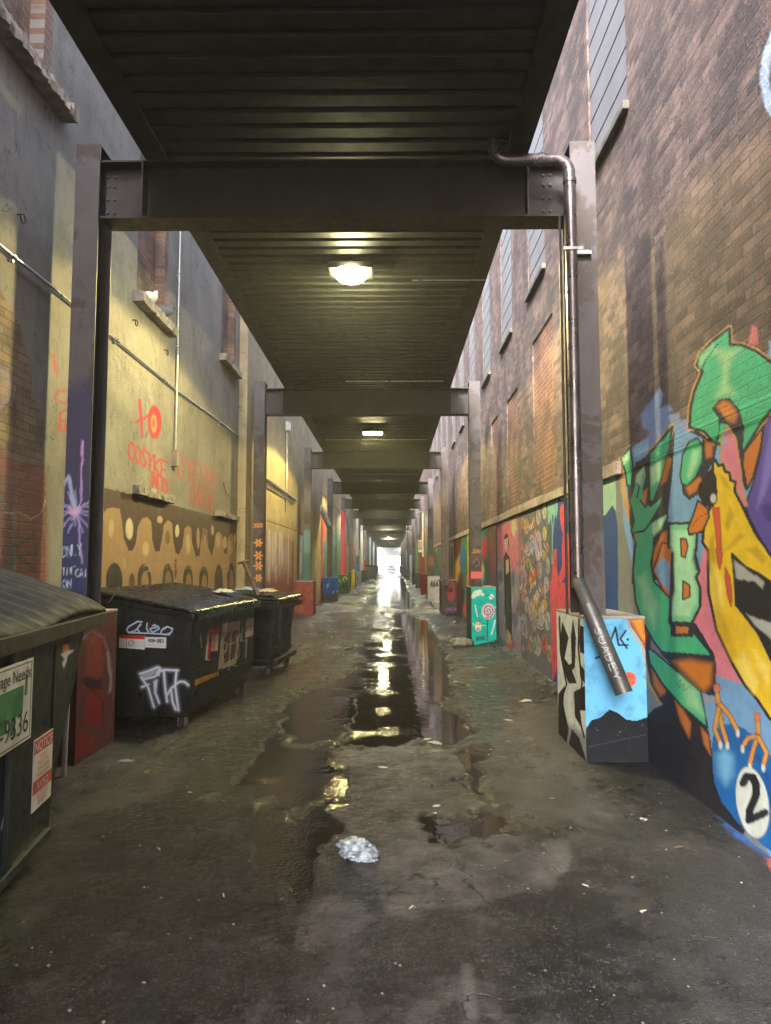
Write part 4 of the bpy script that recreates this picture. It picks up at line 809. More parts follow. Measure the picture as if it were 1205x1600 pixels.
# steel with a painted front
def m_steel_paint():
    t = NT('painted_column_face'); a = t.new('ShaderNodeAttribute', attribute_name='paint')
    mp = t.new('ShaderNodeMapping', {'Vector': t.tc.outputs['Object'], 'Scale': (9, 9, .6)}); n = t.noise(2.2, 6, .6, mp.outputs[0])
    c = t.mix(t.mapr(t.noise(3., 5), .35, .7), (.08, .072, .081), (.055, .048, .055)); c = t.mix(t.mapr(n, .5, .72, 0, .75), c, (.075, .045, .035))
    c = t.mix(t.mapr(t.noise(1.7, 8, .72, dist=.5), .50, .55, 0, .9), c, (.034, .019, .015)); c = t.mix(t.mapr(t.noise(26., 6, .8), .64, .68, 0, .7), c, (.15, .14, .15))
    c = t.mix(t.math('MULTIPLY', a.outputs['Alpha'], t.mapr(t.noise(40., 4), .3, .45, .7, 1)), c, a.outputs['Color'])
    return t.out(c, .5, t.bump(t.noise(70., 5, .6), .15, .01))
COLF = m_steel_paint()
LCOL = {0: col_paint_left1, 1: col_paint_left2, 2: band([(-1, 2.6, (90, 120, 128)), (.9, 1.9, (60, 90, 95))]), 3: band([(1.2, 3.2, (90, 80, 75))]), 4: band([(-1, 3.6, (208, 70, 104)), (3.6, 4.4, (215, 40, 80))]), 6: band([(2.2, 9, (190, 195, 190)), (1.4, 2.2, (70, 120, 100)), (-1, 1.6, (70, 140, 200))]), 7: band([(-1, 9, (180, 185, 180))]), 8: band([(-1, 2, (190, 60, 60)), (2, 9, (150, 150, 150))]), 10: band([(-1, 9, (170, 190, 205))]), 12: band([(-1, 9, (150, 180, 200))])}
RCOL = {1: col_paint_right2, 3: band([(1., 2.6, (70, 76, 66)), (1.5, 1.9, (150, 90, 60))]), 4: band([(-1, 3.2, (130, 62, 44))]), 5: band([(-1, 3, (90, 96, 60))]), 7: band([(-1, 2.4, (150, 180, 200))]), 9: band([(-1, 3, (120, 150, 190))])}
def column(parent, x0, x1, y0, paint, z1=5.2, zb=.9):
    b = MB(); b.box(x0, x1, y0 + .004, y0 + .016, zb, z1); b.box(x0, x1, y0 + .288, y0 + .3, zb, z1); xm = (x0 + x1) / 2; b.box(xm - .005, xm + .005, y0 + .016, y0 + .288, zb, z1)
    b.box(x0 - .002, x1 + .002, y0, y0 + .303, z1, z1 + .012); c = b.build('column', STEEL, parent)
    near = y0 < 20; nz = 320 if near else 60; nx = 24 if near else 4
    grid_mesh('face_plate', np.linspace(x0, x1, nx), np.linspace(zb, z1, nz), lambda u, v: np.stack([u, np.full_like(u, y0), v], 1), COLF, c, paint or (lambda P: np.zeros((len(P), 4))))
    return c
FDESC = {0: 'nearest dark steel portal frame, its left column sprayed with a violet starburst', 1: 'second steel portal frame, orange flowers sprayed on its left column', 2: 'third steel portal frame from the viewer, grey green paint on its left column foot',
         3: 'fourth steel portal frame from the viewer', 4: 'fifth steel portal frame, the one with the bright pink left column', 6: 'seventh steel portal frame, its left column white above and sky blue below', 7: 'eighth steel portal frame with a white left column'}
for k, y in enumerate(YF):
    f = thing('portal_frame', FDESC.get(k, 'dark steel portal frame over the alley, %s from the viewer' % ORD[k]), 'steel frame', group='steel portal frames carrying the roof')
    column(f, -2.75, -2.54, y, LCOL.get(k)); column(f, 1.545, 1.76, y, RCOL.get(k))
    b = MB(); ym = y + .15; b.box(-2.539, 1.544, ym - .006, ym + .006, 4.575, 5.065); b.box(-2.539, 1.544, ym - .12, ym + .12, 5.065, 5.08); b.box(-2.539, 1.544, ym - .12, ym + .12, 4.555, 4.575)
    b.build('beam', BEAM, f)
    if k < 2:
        for sx in (-2.52, -2.46, 1.40, 1.34):
            for zz_ in (4.66, 4.78, 4.90, 4.99): MB().tube([(sx, ym - .0185, zz_), (sx, ym - .0065, zz_)], .014, 6).build('bolt', STEEL, f)
    for x in (-2.18, 1.185):
        b = MB(); b.box(x - .006, x + .006, ym - .118, ym - .0065, 4.576, 5.064); b.build('stiffener', STEEL, f)
# column bases
def plinth_paint(kind):
    def f(P):
        if kind == 'zebra':
            px, py = project(P); A = Painter(px, py); i = np.arange(len(px)); fr = P[:, 1] < 5.585; X, Z = P[:, 0], P[:, 2]; Y = P[:, 1]
            A._put(i, np.ones(len(i)), (205, 208, 214))
            s = np.nonzero(~fr)[0]; B = Painter(px[s], py[s]); B._put(np.arange(len(s)), np.ones(len(s)), (205, 208, 214))
            K = (22, 23, 30)
            for q in ([(118,340),(150,420),(130,520),(160,560),(190,640),(150,640),(120,560),(105,470)], [(170,320),(185,420),(180,560),(150,600),(140,560),(165,540),(160,420)], [(205,360),(225,370),(225,500),(205,490),(200,440)], [(100,690),(130,650),(125,740),(150,860),(140,930),(100,880)], [(175,680),(230,650),(232,770),(205,770),(215,860),(180,800)], [(165,860),(200,900),(232,1000),(235,1040),(150,930)], [(200,540),(230,580),(228,640),(205,610)]): B.poly(A_(q), K)
            B.stroke(A_([(105,320),(112,500),(140,640),(110,740),(118,900)]), 2.6, K); B.stroke(A_([(200,330),(196,470),(215,640),(190,760),(225,900)]), 2.6, K)
            B.soft(A_([(90,800),(250,900),(250,1100),(90,950)]), (30, 30, 36), 6, .6); A.c[s] = B.c
            g = np.nonzero(fr)[0]; B = Painter(px[g], py[g]); B._put(np.arange(len(g)), np.ones(len(g)), (112, 178, 226))
            B.poly(A_([(225,870),(260,815),(300,805),(345,765),(385,780),(430,815),(480,818),(530,800),(600,800),(600,1200),(200,1200)]), (26, 29, 36))
            B.ell(*A_([(443, 620)])[0], 10.6, 11.6, (212, 104, 84), f=.1)
            B.stroke(A_([(430,325),(440,370),(500,455),(525,560),(540,650)]), 2.6, TAN); B.poly(A_([(436,325),(520,318),(600,400),(600,560),(530,520),(505,450),(448,365)]), (150, 95, 60)); B.soft(A_([(450,335),(500,335),(525,420),(510,430)]), (205, 140, 70), 3)
            for q in ([(300,360),(340,470),(375,370)], [(375,370),(390,455),(435,455)], [(425,385),(398,425),(430,470)], [(280,518),(330,500),(380,500)], [(345,470),(330,440)]): B.stroke(A_(q), 3., (20, 24, 34))
            B.ell(*A_([(434, 428)])[0], 2, 2.2, (20, 24, 34)); B.stroke(A_([(245,945),(380,915),(520,885)]), .8, (90, 92, 96), .6, .7); A.c[g] = B.c
            return A.c
        px, py = project(P); A = Painter(px, py); i = np.arange(len(px)); fy = P[:, 1].min() + .01; fr = P[:, 1] < fy
        def E(p): return [(640 + x / 3.2, 560 + y / 3.2) for x, y in p]
        if kind == 'lollipop':
            A._put(i, np.ones(len(i)), (52, 176, 174)); s = np.nonzero(~fr)[0]; A._put(s, np.ones(len(s)), (44, 70, 70))
            g = np.nonzero(fr)[0]; B = Painter(px[g], py[g]); B._put(np.arange(len(g)), np.ones(len(g)), (52, 180, 176))
            B.stroke(E([(392,1290),(388,1410)]), 1.4, (30, 80, 90)); B.ell(*E([(393, 1264)])[0], 10.6, 12.4, (206, 192, 206), f=.06, ol=(60, 50, 60), w=.7)
            cx, cy = E([(393, 1264)])[0]; B.stroke([(cx + a * .62 * math.cos(a), cy + a * .72 * math.sin(a)) for a in np.linspace(.6, 14.5, 60)], 1.3, (95, 50, 80), .5)
            for q, r in (((335,1175), 6), ((320,1190), 4), ((350,1165), 4), ((365,1180), 3)): B.ell(*E([q])[0], r, r * .8, (215, 225, 225))
            B.ell(*E([(410, 1192)])[0], 4, 4.4, (215, 220, 220), ol=(40,60,60), w=.6); B.stroke(E([(400,1185),(425,1205)]), 1, (40,60,60))
            B.ell(*E([(343, 1342)])[0], 5, 8, (222, 218, 190), ol=(40, 50, 50), w=.8); B.ell(*E([(340, 1328)])[0], .9, 1.2, (30, 30, 30)); B.ell(*E([(350, 1328)])[0], .9, 1.2, (30, 30, 30)); B.ell(*E([(343, 1355)])[0], 2.6, 3.2, (150, 150, 190)); B.stroke(E([(355,1335),(378,1335)]), 1.2, (222,218,190)); B.stroke(E([(325,1335),(318,1325)]), 1.2, (222,218,190))
            B.stroke(E([(328,1235),(333,1260),(340,1290)]), 1.8, (222, 230, 228)); B.stroke(E([(428,1310),(420,1345),(410,1380)]), 1.8, (222, 230, 228)); B.stroke(E([(436,1245),(450,1245)]), 4, (215, 225, 225))
            B.text('MOMO', E([(335,1412)])[0], (3.6, -.4), (0, -6), 1.0, (40, 60, 60), .5); A.c[g] = B.c; return A.c
        if kind == 'redface':
            A._put(i, np.ones(len(i)), (70, 64, 84)); A.soft(E([(160,1120),(250,1120),(250,1240),(160,1240)]), (66, 66, 66), 3, .9); A.ell(*E([(207, 1165)])[0], 7, 15, (150, 70, 76), f=.4); A.ell(*E([(207, 1160)])[0], 3, 3, (80, 40, 50), f=.4)
            A.text('OMEN', E([(182,1262)])[0], (4, 0), (0, -5), .9, (140, 95, 150), .5); return A.c
        if kind == 'white486':
            A._put(i, np.ones(len(i)), (196, 200, 198)); g = np.nonzero(fr)[0]; B = Painter(px[g], py[g]); B._put(np.arange(len(g)), np.ones(len(g)), (200, 204, 202)); B.text('466', (672.5, 918), (4.6, -.6), (0, -10), 1.5, (30, 34, 36), .5); A.c[g] = B.c; return A.c
        if kind == 'maroonL':
            A._put(i, np.ones(len(i)), (84, 50, 54)); n = fbm(P[:, 1] * 6, P[:, 2] * 6, 111); A.x = px + 8 * (n - .5); A.y = py + 8 * (n - .5)
            H3 = lambda p: [(x / 2.759, 860 + y / 2.759) for x, y in p]
            A.soft(H3([(380,380),(440,360),(450,500),(420,560),(370,540)]), (120, 62, 56), 5, .9); A.soft(H3([(375,590),(440,600),(440,740),(370,760)]), (118, 36, 40), 5, .9); A.soft(H3([(340,790),(420,800),(400,880),(330,900)]), (110, 44, 44), 5, .8)
            A.soft(H3([(370,555),(440,555),(430,600),(375,590)]), (34, 26, 34), 3, .9); A.stroke(H3([(360,380),(400,350),(450,380),(480,480),(475,600),(460,610)]), 4, (110, 100, 118), 3, .7); A.stroke(H3([(465,440),(478,520),(468,600)]), 3.4, (140, 136, 146), 2, .8); A.stroke(H3([(350,560),(440,640),(440,760)]), 3, (40, 20, 26), 2, .6)
            A.stroke(H3([(490,400),(500,600),(470,760)]), 2, (96, 62, 100), 2, .7); return A.c
        rs = np.random.RandomState({'salmon': 1, 'blue': 2, 'green': 3}.get(kind, 4)); X, Z = P[:, 0] + P[:, 1], P[:, 2]; A = Painter(X, Z)
        basec, spots = {'salmon': ((132, 74, 74), [(150, 100, 98), (100, 52, 54)]), 'blue': ((44, 84, 160), [(200, 205, 215), (90, 130, 190)]), 'green': ((70, 92, 62), [(150, 175, 120), (40, 56, 44)]), 'dark': ((62, 60, 62), [(90, 90, 90)]), 'maroon': ((110, 40, 52), [(80, 30, 40)]), 'greenish': ((66, 80, 60), [(110, 120, 90)]), 'pale': ((150, 155, 155), [(100, 100, 100)])}[kind]
        A._put(i, np.ones(len(i)), basec)
        for k in range(14 if kind in ('blue', 'green') else 6):
            x = rs.uniform(X.min(), X.max()); z = rs.uniform(.1, 1.05); c = spots[k % len(spots)]
            if kind == 'blue': A.stroke([(x, z), (x + .05, z + .08)], .03, c, .02)
            elif kind == 'green': A.stroke([(x + .1 * math.cos(a), z + .12 * math.sin(a)) for a in np.linspace(0, 4.4, 9)], .07, c, .03)
            else: A.ell(x, z, .08, .1, c, f=.8, a=.6)
        if kind == 'blue': A.soft([(X.min() - 1, -1), (X.max() + 1, -1), (X.max() + 1, .33), (X.min() - 1, .33)], (70, 66, 70), .04, .95)
        return A.c
    return f
PLM = m_vpaint('painted_plinth', .7, .3, (.3, .28, .26))
def plinth(x0, x1, y0, y1, h, kind, label, left, fine=False):
    T_ = thing('column_base', label, 'column base', group='painted concrete bases under the columns')
    b = MB(); b.box(x0 + .006, x1 - .006, y0 + .006, y1 - .006, -.12, h - .006); b.build('core', CONC, T_)
    xi, s = (x1, -1) if left else (x0, 1); nx = 90 if fine else 40; nz = 190 if fine else 60; r = .018
    # front and inner side as one folded sheet with a worn, rounded corner
    L1 = x1 - x0; L2 = y1 - y0; U = np.concatenate([np.linspace(0, L1, nx), L1 + np.linspace(0, L2, nx)[1:]])
    def fn(u, v):
        fr = u <= L1; x = np.where(fr, (x0 + u if left else x1 - u), xi); y = np.where(fr, y0, y0 + (u - L1)); return np.stack([x, y, v], 1)
    o = grid_mesh('painted_face', U, np.linspace(-.12, h - .003, nz), fn, PLM, T_, plinth_paint(kind), smooth=False)
    b = MB(); b.box(x0 - .004, x1 + .004, y0 - .004, y1 + .004, h - .0025, h + .018); b.build('cap', CONC, T_, .006)
    return T_
plinth(1.53, 2.015, 5.58, 6.5, 1.12, 'zebra', 'column base with zebra stripes on one side, sky blue with red dot on front', False, True)
plinth(-2.975, -2.44, 5.42, 6.17, 1.14, 'maroonL', 'maroon and purple painted column base beside the green dumpster', True, True)
plinth(1.54, 2.015, 13.5, 14.4, 1.1, 'lollipop', 'turquoise column base painted with a spiral lollipop', False, True)
plinth(1.54, 2.015, 21.7, 22.6, 1.05, 'redface', 'dark violet column base with a faint red face', False)
plinth(1.54, 2.015, 29.2, 30.1, 1.05, 'white486', 'white column base with the black tag 466', False)
plinth(-2.96, -2.4, 21.15, 21.95, 1.03, 'salmon', 'salmon red column base beyond the dumpsters', True)
plinth(-2.9, -2.3, 29.1, 29.9, 1.0, 'blue', 'blue column base flecked with white', True)
plinth(-2.9, -2.3, 37.0, 37.8, 1.0, 'green', 'column base painted with green leafy swirls below the pink column', True)
plinth(1.54, 2.015, 37.0, 37.8, 1.05, 'maroon', 'maroon column base just past the white one on the right', False)
plinth(-2.95, -2.4, 13.55, 14.3, 1.05, 'dark', 'dark column base hidden behind the third dumpster under the second left column', True)
for k in range(5, 16):
    for left in (True, False):
        kk = ['greenish', 'dark', 'dark', 'pale'][(k + left) % 4]
        cn = {'greenish': 'dull green', 'dark': 'dark grey', 'pale': 'pale grey'}[kk]
        plinth(*((-2.9, -2.35) if left else (1.54, 2.015)), YF[k] - .1, YF[k] + .5, 1.02, kk, '%s column base at the foot of the %s column on the %s' % (cn, ORD[k], 'left' if left else 'right'), left)
# lamps
def batwing(ld):     # street lantern photometry: strongest at high angles, weaker straight down
    ld.use_nodes = True; t = ld.node_tree; em = t.nodes['Emission']; g = t.nodes.new('ShaderNodeNewGeometry'); s = t.nodes.new('ShaderNodeSeparateXYZ'); t.links.new(g.outputs['Incoming'], s.inputs[0])
    a = t.nodes.new('ShaderNodeMath'); a.operation = 'ABSOLUTE'; t.links.new(s.outputs[2], a.inputs[0]); m = t.nodes.new('ShaderNodeMapRange'); t.links.new(a.outputs[0], m.inputs[0])
    for i, v in ((1, .12), (2, .85), (3, 2.8), (4, .28)): m.inputs[i].default_value = v
    t.links.new(m.outputs[0], em.inputs['Strength'])
lamps = [(-.48, 7.95, 'big'), (-.5, 17.9, ''), (-.52, 30.0, ''), (-.5, 41.2, ''), (-.42, 59.5, ''), (-.38, 73.5, ''), (-.35, 84, ''), (-.35, 98, '')]
for k, (x, y, kind) in enumerate(lamps):
    T_ = thing('ceiling_lamp', ('large glaring ceiling lamp nearest the viewer' if k == 0 else '%s ceiling lamp along the roof, shown as a small bright bar' % ORD[k]), 'lamp', (x, y, 0), 0, 'lamps under the roof deck')
    b = MB(); b.box(-.26, .26, -.17, .17, 4.99, 5.07); b.box(-.03, .03, -.03, .03, 5.07, DZ); b.build('housing', GIRD, T_, .01)
    b = MB()
    if k == 0:
        b.tube([(0, -.0, 4.99), (0, 0, 4.92)], .21, 24, r2=.15); b.build('lens', LENS, T_)
    else:
        for q in (-.17, 0, .17): b.box(q - .07, q + .07, -.12, .12, 4.965, 4.989)
        b.build('lens', LENS2, T_)
    ld = bpy.data.lights.new('lamp_light', 'SPOT'); ld.energy = SPOT_W * (1. if k < 2 else .8); ld.color = SPOT_COL if k < 3 else (.9, .95, .75); ld.spot_size = R(163); ld.spot_blend = .10; batwing(ld); ld.shadow_soft_size = .07
    lo = bpy.data.objects.new('lamp_light', ld); COL.objects.link(lo); lo.location = (x, y, 4.895)
T_ = thing('conduit', 'thin conduit crossing under the roof deck right of the big lamp', 'conduit'); MB().tube([(.25, 8.3, 5.05), (1.15, 8.3, 5.05)], .009, 6).build('tube', GALV, T_)
for y, x0, wd in ((13.2, -.9, 'just before the second frame'), (19.5, -1.9, 'just before the third frame'), (27., -1.6, 'just before the fourth frame')):
    T_ = thing('conduit', 'thin conduit crossing under the roof deck ' + wd, 'conduit'); MB().tube([(x0, y, 5.1), (1.0, y, 5.1)], .011, 6).build('tube', GALV, T_)
# drain pipe on the nearest right column
T_ = thing('drain_pipe', 'dark metal drain pipe with an elbow running down the nearest right column', 'drain pipe')
py0 = 5.66; b = MB()
def arc(c, r, a0, a1, u, v, n=8): return [tuple(Vector(c) + r * math.cos(a) * Vector(u) + r * math.sin(a) * Vector(v)) for a in np.linspace(a0, a1, n)]
zc = 4.99
pts = arc((.99, py0, zc + .12), .12, math.pi, math.pi * 1.5, (1, 0, 0), (0, 0, 1)) + arc((1.39, py0, zc - .12), .12, math.pi / 2, 0, (1, 0, 0), (0, 0, 1))
b.tube([(.87, py0, 5.3)] + pts + [(1.512, py0, 4.7), (1.512, py0, 1.36)], .05, 16); b.build('pipe', PIPE, T_)
for z in (4.78, 4.2, 2.25, 1.9): MB().tube([(1.512, py0, z), (1.512, py0, z + .035)], .058, 16).build('coupling', PIPE, T_)
MB().tube([(1.25, py0, zc), (1.29, py0, zc)], .058, 16).build('coupling', PIPE, T_)
b = MB(); b.box(1.56, 1.70, 5.70, 5.745, 4.18, 4.215); b.box(1.44, 1.60, 5.60, 5.61, 4.175, 4.2); b.build('bracket', GALV, T_)
b = MB(); e0 = Vector((1.512, py0, 1.42)); e1 = Vector((1.535, 5.47, 1.24)); e2 = Vector((1.745, 5.30, .585)); b.tube([e0, e1, e1 + (e2 - e1) * .05], .052, 16); b.tube([e1, e2], .062, 18, cap=False, r2=.066); b.tube([e2 - (e2 - e1) * .15, e2 - (e2 - e1) * .14], .061, 18)
sp = b.build('spout', m_plain('old_spout_metal', (.12, .12, .125), .45, .5, dirt=(.05, .045, .04), bump=.1), T_)
dv = (e2 - e1).normalized(); nrm = Vector((-.25, -1, -.2)); nrm = (nrm - dv * nrm.dot(dv)).normalized(); sd_ = dv.cross(nrm)
tb = MB(); 
for k, ch in enumerate('SUADEY'):
    for pl in GLYPH.get(ch, ()):
        o = e1 + dv * (.2 + k * .07) + nrm * .0665
        P3 = [o + dv * (gx / 4 * .05) - sd_ * ((gy / 6 - .5) * .05) for gx, gy in pl]; tb.tube(P3, .0035, 5)
tb.build('tag', SPRAY, sp)
T_ = thing('conduit', 'slim black pipe beside the drain pipe on the nearest right column', 'conduit'); MB().tube([(1.452, 5.78, 4.55), (1.452, 5.78, 1.14)], .012, 8).build('tube', DARKP, T_)
# ================================================================== DUMPSTERS
def m_vgloss(name, base, rough, dirt=(.05, .042, .035)):
    t = NT(name); a = t.new('ShaderNodeAttribute', attribute_name='paint')
    c = t.mix(t.mapr(t.noise(5., 6, .65), .45, .75, 0, .7), base, dirt); mp = t.new('ShaderNodeMapping', {'Vector': t.tc.outputs['Object'], 'Scale': (8, 8, .6)})
    c = t.mix(t.mapr(t.noise(2.4, 6, .6, mp.outputs[0]), .5, .72, 0, .55), c, tuple(x * 1.8 for x in dirt)); c = t.mix(a.outputs['Alpha'], c, a.outputs['Color'])
    return t.out(c, t.mapr(t.noise(9., 4), .3, .7, rough - .1, rough + .15), t.bump(t.noise(3., 3, .5), .12, .03))
BLKV = m_vgloss('sprayed_black_enamel', (.007, .0078, .0105), .34, (.02, .017, .015)); GRNV = m_vgloss('sprayed_green_enamel', (.0085, .017, .015), .42, (.025, .023, .02))
def world_of(t):
    return Matrix.Translation(t.location) @ Matrix.Rotation(t.rotation_euler.z, 4, 'Z')
def panel(name, parent, root, c00, c10, c01, c11, nx, nz, mat, paint):
    c00, c10, c01, c11 = [np.array(c, float) for c in (c00, c10, c01, c11)]; M = np.array(world_of(root))
    def fn(u, v): u = u[:, None]; v = v[:, None]; return (c00 * (1 - u) + c10 * u) * (1 - v) + (c01 * (1 - u) + c11 * u) * v
    def pt(P):
        Wd = P @ M[:3, :3].T + M[:3, 3]; px, py = project(Wd); A = Painter(px, py); paint(A, Wd); return A.c
    return grid_mesh(name, np.linspace(0, 1, nx), np.linspace(0, 1, nz), fn, mat, parent, pt)
def ridged_lid(name, parent, x0, x1, y0, y1, zf, pitch, h, mat, t=.03, ny=None, sag=0.):
    "ridges run across x; zf(x,y) is the surface"
    ys = np.arange(y0, y1 + 1e-6, pitch / 8); xs = np.linspace(x0, x1, 14); V = []; 
    for k, y in enumerate(ys):
        ph = (y - y0) / pitch % 1; rz = h * (.5 - .5 * math.cos(2 * math.pi * ph)) ** 1.6
        for x in xs: V.append((x, y, zf(x, y) + rz * min(1, max(0, (x1 - x) / .1)) * min(1, max(0, (x - x0) / .1)) + sag * math.sin(3 * x + 2 * y)))
    n = len(xs); K = len(ys); top = list(V); V += [(x, y, z - t) for x, y, z in top]; off = n * K
    Fc = [(i * n + j, i * n + j + 1, (i + 1) * n + j + 1, (i + 1) * n + j) for i in range(K - 1) for j in range(n - 1)]
    Fc += [tuple(off + q for q in reversed(f)) for f in Fc]
    Fc += [(j, j + 1, off + j + 1, off + j) for j in range(n - 1)] + [((K-1)*n + j, off + (K-1)*n + j, off + (K-1)*n + j + 1, (K-1)*n + j + 1) for j in range(n - 1)]
    Fc += [(i * n, off + i * n, off + (i+1) * n, (i+1) * n) for i in range(K-1)] + [(i * n + n-1, (i+1) * n + n-1, off + (i+1) * n + n-1, off + i * n + n-1) for i in range(K-1)]
    mb = MB().add(V, Fc); mb.sm = [True] * len(mb.f); return mb.build(name, mat, parent)
def caster(parent, x, y, zt, r=.07, ang=0.):
    b = MB(); b.box(x - .045, x + .045, y - .05, y + .05, zt - .012, zt); b.box(x - .035, x - .028, y - .03, y + .05, r * .6, zt - .012); b.box(x + .028, x + .035, y - .03, y + .05, r * .6, zt - .012)
    c = b.build('caster', GALV if abs(x + .12) < .01 and y < 1 else GIRD, parent); MB().tube([(x - .024, y + .02, r), (x + .024, y + .02, r)], r, 20).build('wheel', RUBBER, c); return c
# --- near green dumpster
g = thing('dumpster', 'dark green dumpster with a garbage sign and a red notice sticker, nearest on the left', 'dumpster', (-1.87, 3.86, -.01), R(8))
prof = [(-2.3, .13), (.0, .13), (.05, .32), (.16, .53), (.40, .88), (.54, 1.15), (-2.35, 1.15)]
b = MB(); b.prism([(y, z) for y, z in prof], -1.02, -.001, 'x'); b.build('body', GREENM, g)
b = MB(); b.box(-1.06, .045, -2.4, .90, 1.15, 1.235); b.box(-.004, .03, -2.3, -.03, .10, .15); b.build('rim', m_plain('rim_enamel', (.022, .026, .025), .5, .1, dirt=(.05, .045, .04)), g, .006)
b = MB(); b.box(-.0009, .026, -.62, -.56, .16, 1.149); b.build('rib', GREENM, g, .004)
ridged_lid('lid', g, -1.08, .02, -2.3, .98, lambda x, y: 1.262 + .37 * (.02 - x) ** .95 * (1 - .12 * max(0, -y)) + .02 * math.sin(4 * y),   .15, .030, m_plain('grey_lid_plastic', (.015, .017, .022), .78, 0, var=.5, scale=14, bump=.2, bscale=28, dirt=(.045, .046, .05)), sag=.008)
def decal(name, parent, y0, y1, z0, z1, x=.006, m=WHITEP, texts=(), extra=(), label=None, mats=None, skew=0.):
    b = MB(); b.box(x - .004, x, y0, y1, z0, z1, 0)
    for (a0, a1, b0, b1, mi) in extra: b.box(x + .0002, x + .0012, a0, a1, b0, b1, mi)
    for (s, size, yy, zz, mi) in texts: text_mb(b, s, size, (x + .002, yy, zz), (0, 1, 0), (0, 0, 1), mi, 'CENTER')
    o = b.build(name, mats or [m, REDP, DARKP, GREENP, m_plain('white_letters', (.62, .62, .62), .5)], parent)
    if label: o['label'] = label
    return o
decal('sign', g, -1.32, -.40, .71, 1.10, .032, texts=[('Your Garbage Needs', .085, -.80, 1.01, 2), ('553-9336', .145, -.72, .755, 2)], extra=[(-1.30, -.42, 1.082, 1.086, 2), (-1.30, -.42, .722, .726, 2), (-.424, -.42, .726, 1.082, 2), (-1.2, -.52, .85, .985, 3), (-.98, -.9, .79, .85, 3), (-.86, -.70, .80, .86, 3), (-.66, -.62, .775, .86, 3), (-.50, -.47, .93, 1.03, 3)], label='white sign about garbage needs with a telephone number, green paint over its middle')
decal('sticker', g, -.27, .01, .30, .66, .005, texts=[('NOTICE', .07, -.13, .595, 4), ('DO NOT', .028, -.13, .55, 1), ('PLACE THIS', .03, -.13, .52, 1), ('CONTAINER', .03, -.13, .49, 1), ('NEAR DOORS', .03, -.13, .46, 1), ('AVISO', .06, -.13, .395, 4), ('NO MUEVA ESTE', .024, -.13, .365, 1), ('CONTENEDOR', .024, -.13, .343, 1), ('SIN PERMISO', .024, -.13, .321, 1)],
      extra=[(-.265, .005, .585, .655, 1), (-.265, .005, .385, .45, 1)], label='red and white NOTICE and AVISO sticker')
panel('spray_tag', g, g, (.0045, -1.5, .16), (.0045, -.62, .16), (.0045, -1.5, .54), (.0045, -.62, .54), 120, 60, GRNV, lambda A, W_: A.stroke([(2, 1296), (8, 1270), (13, 1290), (22, 1272), (14, 1312)], 1.8, (190, 195, 200), .8))
def torn(A, W_):
    A.soft([(98,1008),(107,1006),(108,1018),(99,1022)], (190,120,60), 2, .95); A.soft([(95,1022),(108,1016),(116,1016),(106,1024),(104,1034),(100,1044),(97,1036),(101,1030)], (200,205,210), 1.4, .9)
panel('torn_sticker', g, g, (.004, .0, .62), (.004, .2, .62), (.004, .0, 1.1), (.004, .38, 1.1), 50, 80, GRNV, torn)
caster(g, -.1, -.15, .13, .06); caster(g, -.9, -.15, .13, .06); caster(g, -.1, -2.1, .13, .06)
# --- black dumpster
k2 = thing('dumpster', 'black slant topped dumpster with white FTH and CLEO spray tags', 'dumpster', (-1.90, 6.60, -.03), R(-6))
W2, L2 = 1.06, 1.95; zR, zL = 1.06, 1.24
b = MB(); b.prism([(-W2, .15), (-.08, .15), (0, .42), (0, zR), (-W2, zL)], .003, L2, 'y'); b.build('body', BLACKM, k2, .006)
def k2p(A, W_):
    wc = (205, 212, 226)
    def X_(p): return [(170 + x / 4.82, 920 + y / 4.82) for x, y in p]
    for wd, fz, al in ((6.5, 6., .3), (3.6, 2.0, 1.)):
        for q in ([(245,665),(300,750),(340,890)], [(235,640),(300,620),(370,590),(390,600),(350,660),(270,680)], [(250,740),(300,720)], [(360,690),(350,780),(380,860)], [(345,700),(350,790)], [(375,650),(380,625),(420,610),(520,615)], [(415,620),(425,740),(440,850)], [(510,620),(500,730),(525,915)], [(440,800),(470,750),(530,700),(570,700),(600,725)], [(470,760),(480,850),(505,910)]): A.stroke(X_(q), wd, wc, fz, al)
    A.soft(X_([(235,630),(380,590),(390,605),(300,680),(260,690)]), wc, 2, .55)
    for q in ([(250,250),(220,245),(150,285),(135,310),(150,330),(200,315),(240,270)], [(240,265),(215,300),(230,325)], [(290,260),(285,300),(300,325)], [(330,280),(350,270),(360,290),(310,300),(330,330),(380,300),(370,280)], [(410,300),(440,285),(480,300),(470,330),(430,345),(390,340),(400,310),(430,295)], [(150,330),(300,335),(460,345)]): A.stroke(X_(q), 2.1, (185, 200, 222), 1., .9)
    A.soft(X_([(636,272),(680,270),(676,318),(634,315)]), (205, 208, 212), 1, .95)
    A.poly(X_([(80,345),(272,352),(270,458),(78,442)]), (195, 195, 196)); A.poly(X_([(80,345),(272,352),(271,382),(80,372)]), (170, 52, 44)); A.poly(X_([(276,362),(434,366),(430,448),(274,440)]), (200, 202, 204))
    A.stroke(X_([(136,350),(134,445)]), .8, (120, 60, 55)); q = X_([(170, 410)])[0]; A.ell(*q, 5, 5, (120, 120, 125), f=.3); A.ell(*q, 3.6, 3.6, (200, 200, 200), f=.3); A.stroke(X_([(155,420),(185,400)]), 1., (60, 60, 64))
    A.text('IRON-OREX', X_([(292,402)])[0], (2.9, .1), (0, -5), 1., (26, 28, 32), .4)
    for y in (418, 428): A.stroke(X_([(285, y), (425, y + 6)]), .5, (120, 120, 122))
    for y in (395, 408, 422, 434): A.stroke(X_([(90, y - 3), (126, y)]), .5, (150, 130, 130)); A.stroke(X_([(200, y), (262, y + 3)]), .5, (150, 130, 130))
